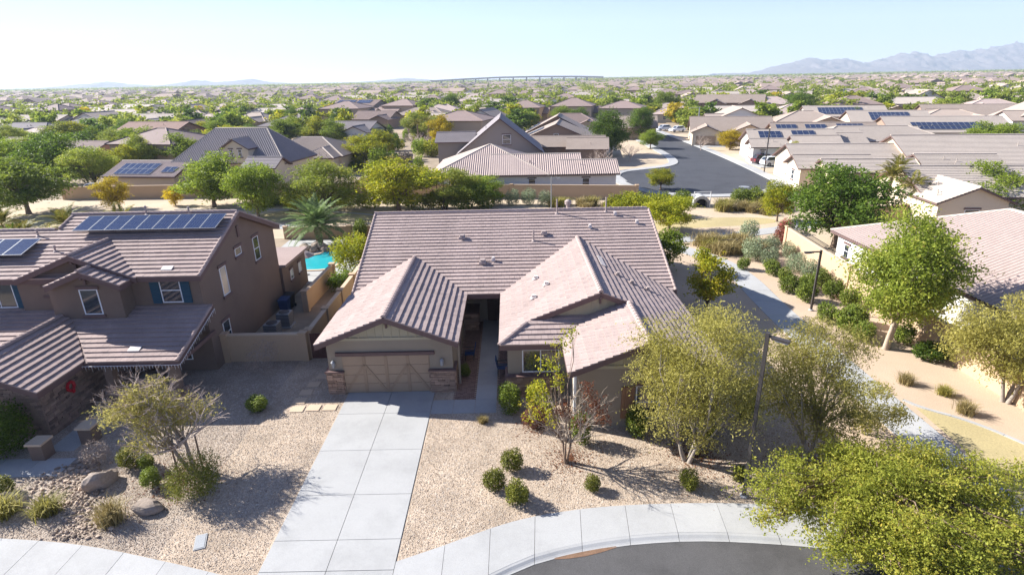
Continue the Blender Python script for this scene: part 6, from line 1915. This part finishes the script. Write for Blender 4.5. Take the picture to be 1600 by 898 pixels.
# parked cars
def car(name, label, loc, rz, col, L=4.6, Wd=1.85, Hh=1.65, cat='car'):
    t = tag(empty(name, loc, rz), label, cat, 'parked cars')
    pm = bpy.data.materials.get('paint_%s' % name) or mat('paint_%s' % name, col, 0.3, 0.03, 1, 10, 0.02, 0.0, spec=0.6)
    prof = [(-L / 2, .35), (-L / 2, .8), (-L / 2 + .25, .95), (-L / 2 + 1.1, 1.02), (L / 2 - .35, 1.05), (L / 2, .9), (L / 2, .35)]
    b = MB().extrude([(x, -Wd / 2, z) for x, z in prof], (0, Wd, 0))
    c0, c1 = (-L / 2 + 1.15, 1.01), (-L / 2 + 1.85, Hh)
    c2, c3 = (L / 2 - .55, Hh - .04), (L / 2 - .12, 1.03)
    w0, w1 = Wd / 2 - .06, Wd / 2 - .22
    pts = lambda s: [(c0[0], s * w0, c0[1]), (c1[0], s * w1, c1[1]), (c2[0], s * w1, c2[1]), (c3[0], s * w0, c3[1])]
    A, B_ = pts(-1), pts(1)
    b.poly(A).poly(B_[::-1])
    for i in range(3): b.poly([A[i], B_[i], B_[i + 1], A[i + 1]])
    b.build('body', pm, t)
    def inset(q, k=.84):
        c = sum((Vector(p) for p in q), Vector()) / len(q)
        return [c + (Vector(p) - c) * k for p in q]
    for s, q in ((-1, A), (1, B_)):
        MB().extrude([tuple(p + Vector((0, s * .012, .02))) for p in inset(q)], (0, -s * .02, 0)).build('side_window', M['glass'], t)
    for (i, nm) in ((0, 'windscreen'), (2, 'rear_window')):
        q = [A[i], B_[i], B_[i + 1], A[i + 1]]
        u, v, n = plane_axes(q)
        MB().extrude([tuple(p + n * .012) for p in inset(q, .86)], tuple(-n * .02)).build(nm, M['glass'], t)
    for x in (-L / 2 + .85, L / 2 - .85):
        for s in (-1, 1):
            wv = MB()
            wv.tube([(x, s * (Wd / 2 - .2), .34), (x, s * (Wd / 2 + .01), .34)], .34, 14)
            wh = wv.build('wheel', M['black'], t)
            MB().tube([(x, s * (Wd / 2 + .011), .34), (x, s * (Wd / 2 + .02), .34)], .2, 10).build('rim', M['metal_grey'], wh)
    for s in (-1, 1):
        MB().box(-L / 2 - .012, -L / 2 + .05, s * (Wd / 2 - .3) - .16, s * (Wd / 2 - .3) + .16, .66, .8).build('headlight', M['white'], t)
        MB().box(L / 2 - .05, L / 2 + .012, s * (Wd / 2 - .2) - .12, s * (Wd / 2 - .2) + .12, .66, .9).build('tail_light', M['red'], t)
    return t
car('white_car', 'white car parked on the driveway by the dark lamp post', (47.4, 103.0, .08), R(188), (.72, .73, .74))
car('maroon_car', 'dark maroon car parked behind the white one', (46.9, 106.0, .08), R(188), (.10, .03, .035))
car('silver_car', 'silver car parked far up the street, left of the pair', (46.2, 176, .05), R(20), (.62, .64, .68))
car('pale_car', 'pale car parked far up the street, right of the pair', (49.0, 171, .05), R(20), (.68, .70, .74))
car('white_van', 'white vehicle behind the brown wall at the left beside the solar wing', (-64.8, 88.5, .0), R(4), (.74, .74, .73))

# ================================================================== THE TOWN BEYOND
TR_RZ = R(-14)
HP = []
specs = [([dict(r=(-8, 8, -6, 6), e=3, p=.38, t='hip', ov=.5), dict(r=(1, 7.5, -9, 0), e=3.03, p=.38, t='gy')], 'tan', 'tan'), ([dict(r=(-9, 9, -6, 6), e=3, p=.38, t='gx'), dict(r=(-8, -1, -9, 0), e=3.03, p=.4, t='gy')], 'cream', 'pale'),
         ([dict(r=(-7, 7, -6, 6), e=5.4, p=.36, t='hip'), dict(r=(-9, 1, -9, 0), e=3.0, p=.38, t='gx')], 'tan', 'brown'), ([dict(r=(-8.5, 8.5, -6.5, 6.5), e=3, p=.4, t='hip'), dict(r=(-7, 0, -9.5, 0), e=3.03, p=.4, t='hip')], 'cream', 'pink'),
         ([dict(r=(-8, 8, -6, 6), e=3.1, p=.42, t='gy'), dict(r=(-9, 3, -8, 2), e=3.0, p=.36, t='gx')], 'white', 'tan')]
TOWN = 'houses of the town beyond the street'
TLAB = ('tan hip-roofed house of the town in the far middle distance', 'cream house with pale gable roof of the town in the far middle distance', 'two-storey tan house of the town in the far middle distance', 'cream house with pinkish hip roof of the town in the far middle distance', 'white house with tan gable roof of the town in the far middle distance')
explicit = [(o.location.x, o.location.y) for o in S.objects if o.parent is None and o.get('category') == 'house' and o.type == 'EMPTY'] + [(48, 75), (40, 35), (60, 75), (-30, 36)]
rr = random.Random(77)
lots = []
row = 0
v = 60
c_, s_ = math.cos(TR_RZ), math.sin(TR_RZ)
while v < 2600:
    u = -2600
    while u < 2600:
        x, y = u * c_ - v * s_, u * s_ + v * c_
        x += rr.uniform(-1.5, 1.5); y += rr.uniform(-1.5, 1.5)
        if y > 105 and abs(x) < y * .98 + 15 and (x * x + y * y) ** .5 < 2500: lots.append((x, y, row % 2))
        u += 18.5 if rr.random() > .04 else 30
    v += 24 if row % 2 else 37
    row += 1
def clear(x, y, d=17):
    if any((x - a) ** 2 + (y - b) ** 2 < d * d for a, b in explicit): return False
    if 12 < x < 52 and 75 < y < 200: return False
    if y < 150 and -60 < x < 60: return False
    if y < 120 and x > 0: return False
    return True
lots = [l for l in lots if clear(l[0], l[1]) and rr.random() > .12]
lots.sort(key=lambda l: l[1] + abs(l[0]) * .25)
near_l, far_l = lots[:280], lots[280:]
for i, (bl, wm, rm) in enumerate(specs):
    pass
made = {}
for (x, y, rw) in near_l:
    k = rr.choice((0, 0, 1, 1, 2, 3, 3, 4))
    rz = TR_RZ + (PI if rw else 0) + rr.choice((0, 0, 0, .1, -.1))
    if k not in made:
        bl, wm, rm = specs[k]
        made[k] = make_house('house', TLAB[k], (x, y, 0), rz, bl, wm, rm, TOWN, wins=[(0, 'f', .25, 1.7, 1.3, 1.3), (0, 'b', .3, 1.7, 1.3, 1.3), (0, 'b', .7, 1.7, 1.3, 1.3), (0, 'l', .5, 1.7, 1.2, 1.2)], garage=[(1, 'f', .5, 4.6)], vents=1, relief=False)
    else:
        o = copy_tree(made[k])
        o.location = (x, y, 0)
        o.rotation_euler = (0, 0, rz)
        s = rr.uniform(.9, 1.12)
        o.scale = (s * rr.uniform(.92, 1.1), s, rr.uniform(.9, 1.1))
# the rest of the town: one mass
fw_, fr_ = MB(), MB()
for (x, y, rw) in far_l:
    if y > 1500 and rr.random() < .5: continue
    a = TR_RZ + rr.choice((0, PI / 2))
    ca, sa = math.cos(a), math.sin(a)
    w, d, e = rr.uniform(7, 10), rr.uniform(5.5, 7.5), rr.choice((3, 3, 3, 5.2))
    P = lambda p, q, z: (x + p * ca - q * sa, y + p * sa + q * ca, z)
    for (p0, q0), (p1, q1) in (((-w, -d), (w, -d)), ((w, -d), (w, d)), ((w, d), (-w, d)), ((-w, d), (-w, -d))):
        fw_.poly([P(p0, q0, 0), P(p1, q1, 0), P(p1, q1, e), P(p0, q0, e)])
    h, o = e + d * .38, .5
    g = rr.choice((0, d * .9))
    A_, B2 = P(-w - o + g, 0, h), P(w + o - g, 0, h)
    c4 = [P(-w - o, -d - o, e - .1), P(w + o, -d - o, e - .1), P(w + o, d + o, e - .1), P(-w - o, d + o, e - .1)]
    fr_.poly([c4[0], c4[1], B2, A_]).poly([c4[2], c4[3], A_, B2]).poly([c4[3], c4[0], A_]).poly([c4[1], c4[2], B2])
def town_mat(name, cols, sc):
    m, nt, b = nodes_of(name)
    co = coords(nt, True)
    vo = nt.nodes.new('ShaderNodeTexVoronoi'); vo.inputs['Scale'].default_value = sc
    nt.links.new(co, vo.inputs['Vector'])
    sep = nt.nodes.new('ShaderNodeSeparateColor'); nt.links.new(vo.outputs['Color'], sep.inputs[0])
    c = ramp(nt, sep.outputs[0], [(i / (len(cols) - 1), k) for i, k in enumerate(cols)])
    nt.links.new(c, b.inputs['Base Color']); b.inputs['Roughness'].default_value = .9
    return m
dw = tag(fw_.build('distant_houses', town_mat('town_walls', [(.36, .27, .19), (.48, .41, .33), (.27, .20, .15), (.55, .51, .45)], .03)), 'mass of small houses filling the plain towards the horizon', 'houses', kind='stuff')
fr_.build('roof', town_mat('town_roofs', [(.32, .235, .19), (.22, .17, .15), (.36, .27, .21), (.27, .19, .155)], .03), dw)

# trees of the town
rr = random.Random(31)
allh = [(l[0], l[1]) for l in lots] + explicit
TG = 'trees of the town beyond the street'
TL_ = {'green': 'rounded green tree among the far roofs', 'dark': 'dark green tree among the far roofs', 'lime': 'yellow-green tree among the far roofs', 'mesq': 'feathery olive tree among the far roofs', 'gold': 'golden autumn tree among the far roofs', 'orange': 'orange autumn tree among the far roofs'}
LOW = {}
def low_proto(k):
    if k not in LOW:
        out = []
        for i in range(3):
            cl = crown_clumps(2.9, 2.9, .4, 5.9, 15, 1.2, 400 + i * 7 + len(k))
            Q, t = cloud(cl, 1000, .62, .6, .1, .42, .4, .5, .4)
            out.append((trunk_mesh(cl[:4], 1.4, .16, M['bark'], twig=False, detail=3), quads_mesh('crown', Q, t, LM[{'mesq': 'mid'}.get(k, k)])))
        LOW[k] = out
    return LOW[k]
tree_pts = []
for (x, y, rw) in lots:
    n = rr.choice((2, 2, 3, 3, 4)) if y < 700 else rr.choice((0, 1, 1, 2))
    for q in range(n):
        a = rr.uniform(0, 2 * PI)
        d = rr.uniform(9.5, 14)
        tree_pts.append((x + math.cos(a) * d, y + math.sin(a) * d * .9))
for q in range(110):
    y = rr.uniform(100, 230)
    tree_pts.append((rr.uniform(-y * .95, -48), y))
for q in range(60):
    y = rr.uniform(180, 420)
    tree_pts.append((rr.uniform(-y * .4, y * .9), y))
def okt(x, y):
    if 31 < x < 46 and y < 240: return False
    if x > 40 and y < 170: return False
    if y < 105 and x < 0 and x > -75: return False
    if -60 < x < 60 and y < 150: return False
    return all((x - a) ** 2 + (y - b) ** 2 > 64 for a, b in explicit)
tree_pts = [p for p in tree_pts if okt(*p)]
tree_pts.sort(key=lambda p: p[1] + abs(p[0]) * .25)
for (x, y) in tree_pts[:290]:
    k = rr.choice(('green', 'green', 'dark', 'dark', 'mesq', 'mesq', 'lime', 'mesq', 'gold' if rr.random() < .3 else 'green'))
    tr, me = (proto(k) if y < 165 else low_proto(k))[rr.randrange(3)]
    r, h = rr.uniform(2.8, 5.2), rr.uniform(4.8, 8)
    make_tree(NAMES[k], TL_[k], 'tree', (x, y, 0), tr, me, rz=rr.uniform(0, 6), s=(r / 2.9, r / 2.9, h / 5.9), group=TG)
# the far woodland of garden trees: one mass
pts = tree_pts[290:]
for q in range(4200):
    y = 260 + 2300 * rr.random() ** 1.5
    pts.append((rr.uniform(-y * .98, y * .98), y))
for q in range(5200):
    y = rr.uniform(1100, 5200)
    pts.append((rr.uniform(-y * .98, y * .98), y))
nq = []
tt = []
for (x, y) in pts:
    r, h = rr.uniform(2.5, 5), rr.uniform(4.5, 8)
    n = 60 if y < 700 else 18 if y < 1500 else 9
    sz = 1.4 if y < 700 else 2.6 if y < 1500 else 5.5
    if y > 1500: r, h = r * 2.2, h * 1.15
    d = unit(n)
    P_ = np.array([x, y, h * .58]) + d * np.array([r, r, h * .42]) * RNG.uniform(.5, 1, (n, 1))
    nq.append(leaf_quads(P_, d, sz, .8, 0, .6)); tt.append(RNG.uniform(.1, .9, n) * .6 + rr.uniform(0, .4))
tag(link('distant_trees', quads_mesh('distant_trees', np.concatenate(nq), np.concatenate(tt), LM['mid'])), 'mass of garden trees dotting the plain towards the horizon', 'trees', kind='stuff')

# ================================================================== FLYOVER, FREEWAY, MOUNTAINS
fo = tag(empty('flyover_bridge', (0, 1500, 0)), 'long grey concrete flyover on piers at the horizon', 'bridge')
mb = MB()
prof = [(-190, -20, 11), (-110, 0, 14), (-20, 10, 16.5), (80, 15, 16.5), (170, 10, 15), (250, 0, 12)]
pl = []
for a, b in zip(prof[:-1], prof[1:]):
    for i in range(6): pl.append(Vector(a).lerp(Vector(b), i / 6))
for a, b in zip(pl[:-1], pl[1:]): mb.bar(a, b, 14, 2.4)
mb.build('deck', M['concrete'], fo)
rail_ = MB()
for a, b in zip(pl[:-1], pl[1:]): rail_.bar(a + Vector((0, -6.8, 1.9)), b + Vector((0, -6.8, 1.9)), .4, 1.2)
rail_.build('parapet', M['concrete'], fo)
for i, p in enumerate(pl[2:-2:2]):
    MB().box(p.x - 1.6, p.x + 1.6, p.y - 2, p.y + 2, -.5, p.z - 1).build('pier', M['concrete'], fo)
fe = MB()
for i in range(40):
    x0 = -1900 + i * 38
    fe.extrude([(x0, 1650 - x0 * .05, -1), (x0 + 37.9, 1650 - (x0 + 37.9) * .05, -1), (x0 + 37.9, 1650 - (x0 + 37.9) * .05, 6.5), (x0, 1650 - x0 * .05, 6.5)], (0, 14, 0))
tag(fe.build('freeway_embankment', WM['grey']), 'long low grey freeway wall along the left horizon', 'embankment')

def rock_land():
    m, nt, b = nodes_of('mountain_rock')
    co = coords(nt, True)
    c = mixc(nt, noise(nt, co, .006, 8, .7), (.06, .048, .045), (.19, .15, .135))
    nt.links.new(c, b.inputs['Base Color']); b.inputs['Roughness'].default_value = .95
    return m
M['mount'] = rock_land()
from mathutils import noise as mnoise
def mountain(name, sil, D, label, depth=1500, wob=.35):
    """range whose ridge stands at distance D; sil: (azimuth tangent, ridge height)"""
    mb = MB()
    nc, nr = 420, 58
    t0, t1 = sil[0][0], sil[-1][0]
    for i in range(nc + 1):
        t = t0 + (t1 - t0) * i / nc
        for a, b in zip(sil[:-1], sil[1:]):
            if a[0] <= t <= b[0]: h = a[1] + (b[1] - a[1]) * (t - a[0]) / (b[0] - a[0])
        for j in range(nr + 1):
            f = j / nr
            y = D - depth * .62 + depth * f
            x = t * D * (1 + (y - D) / D * .5)
            sh = max(0, 1 - abs(f - .62) / (.62 if f < .62 else .38))
            n = mnoise.fractal(Vector((x * .0032, y * .0032, 3.1)), 1.0, 2.0, 6)
            rdg = 1 - abs(mnoise.fractal(Vector((x * .0075, y * .0035, 9.0)), 1.0, 2.0, 4)) * 1.7
            z = h * (sh ** 1.25) * (1 + wob * n * (1 - sh * .75) + 1.1 * (rdg - .6) * (1 - sh * .85)) - 4 + h * sh * .07 * mnoise.fractal(Vector((x * .012, y * .012, 1.7)), 1.0, 2.0, 4)
            mb.v.append((x, y, z))
    w = nr + 1
    for i in range(nc):
        for j in range(nr):
            mb.f.append((i * w + j, (i + 1) * w + j, (i + 1) * w + j + 1, i * w + j + 1))
    tag(mb.build(name, M['mount'], None, True), label, 'mountains', kind='structure')
D = 6200
k = D / 889 * .97
hz = lambda px, row: (((px - 800) / 889) * .94, max(6, (122 - .02 * (px - 800) - row) * k + 12))
mountain('mountain_range', [hz(*p) for p in ((1120, 114), (1175, 113), (1195, 109), (1220, 102), (1245, 97), (1268, 92), (1300, 96), (1325, 93), (1352, 99), (1385, 92), (1420, 81), (1445, 86), (1470, 88), (1492, 82), (1512, 84), (1532, 77), (1560, 76), (1600, 67), (1700, 60), (1800, 66), (1950, 80), (2100, 96))], D, 'violet rocky mountain range along the right horizon')
hz2 = lambda px, row: (((px - 800) / 889) * .94, max(2, row * 3.2))
mountain('hills_left', [hz2(*p) for p in ((-300, 3), (-150, 14), (-40, 6), (60, 3), (110, 9), (150, 14), (176, 19), (205, 13), (250, 4), (285, 10), (315, 19), (345, 11), (375, 15), (402, 18), (430, 8), (470, 3), (560, 2), (600, 6), (640, 12), (665, 8), (700, 2))], D - 100, 'faint pale hills along the left horizon')
bpy.data.objects['hills_left'].name = 'hills'

# ================================================================== AIR
hb = MB().box(-7700, 7700, -450, 7700, -1.5, 640).build('haze')
tag(hb, kind='stuff')
hm = bpy.data.materials.new('haze')
hm.use_nodes = True
nt = hm.node_tree
nt.nodes.clear()
ho = nt.nodes.new('ShaderNodeOutputMaterial')
pv = nt.nodes.new('ShaderNodeVolumePrincipled')
pv.inputs['Color'].default_value = (.74, .87, 1.0, 1)
pv.inputs['Density'].default_value = 0.00015
pv.inputs['Anisotropy'].default_value = 0.1
nt.links.new(pv.outputs[0], ho.inputs['Volume'])
hb.data.materials.append(hm)
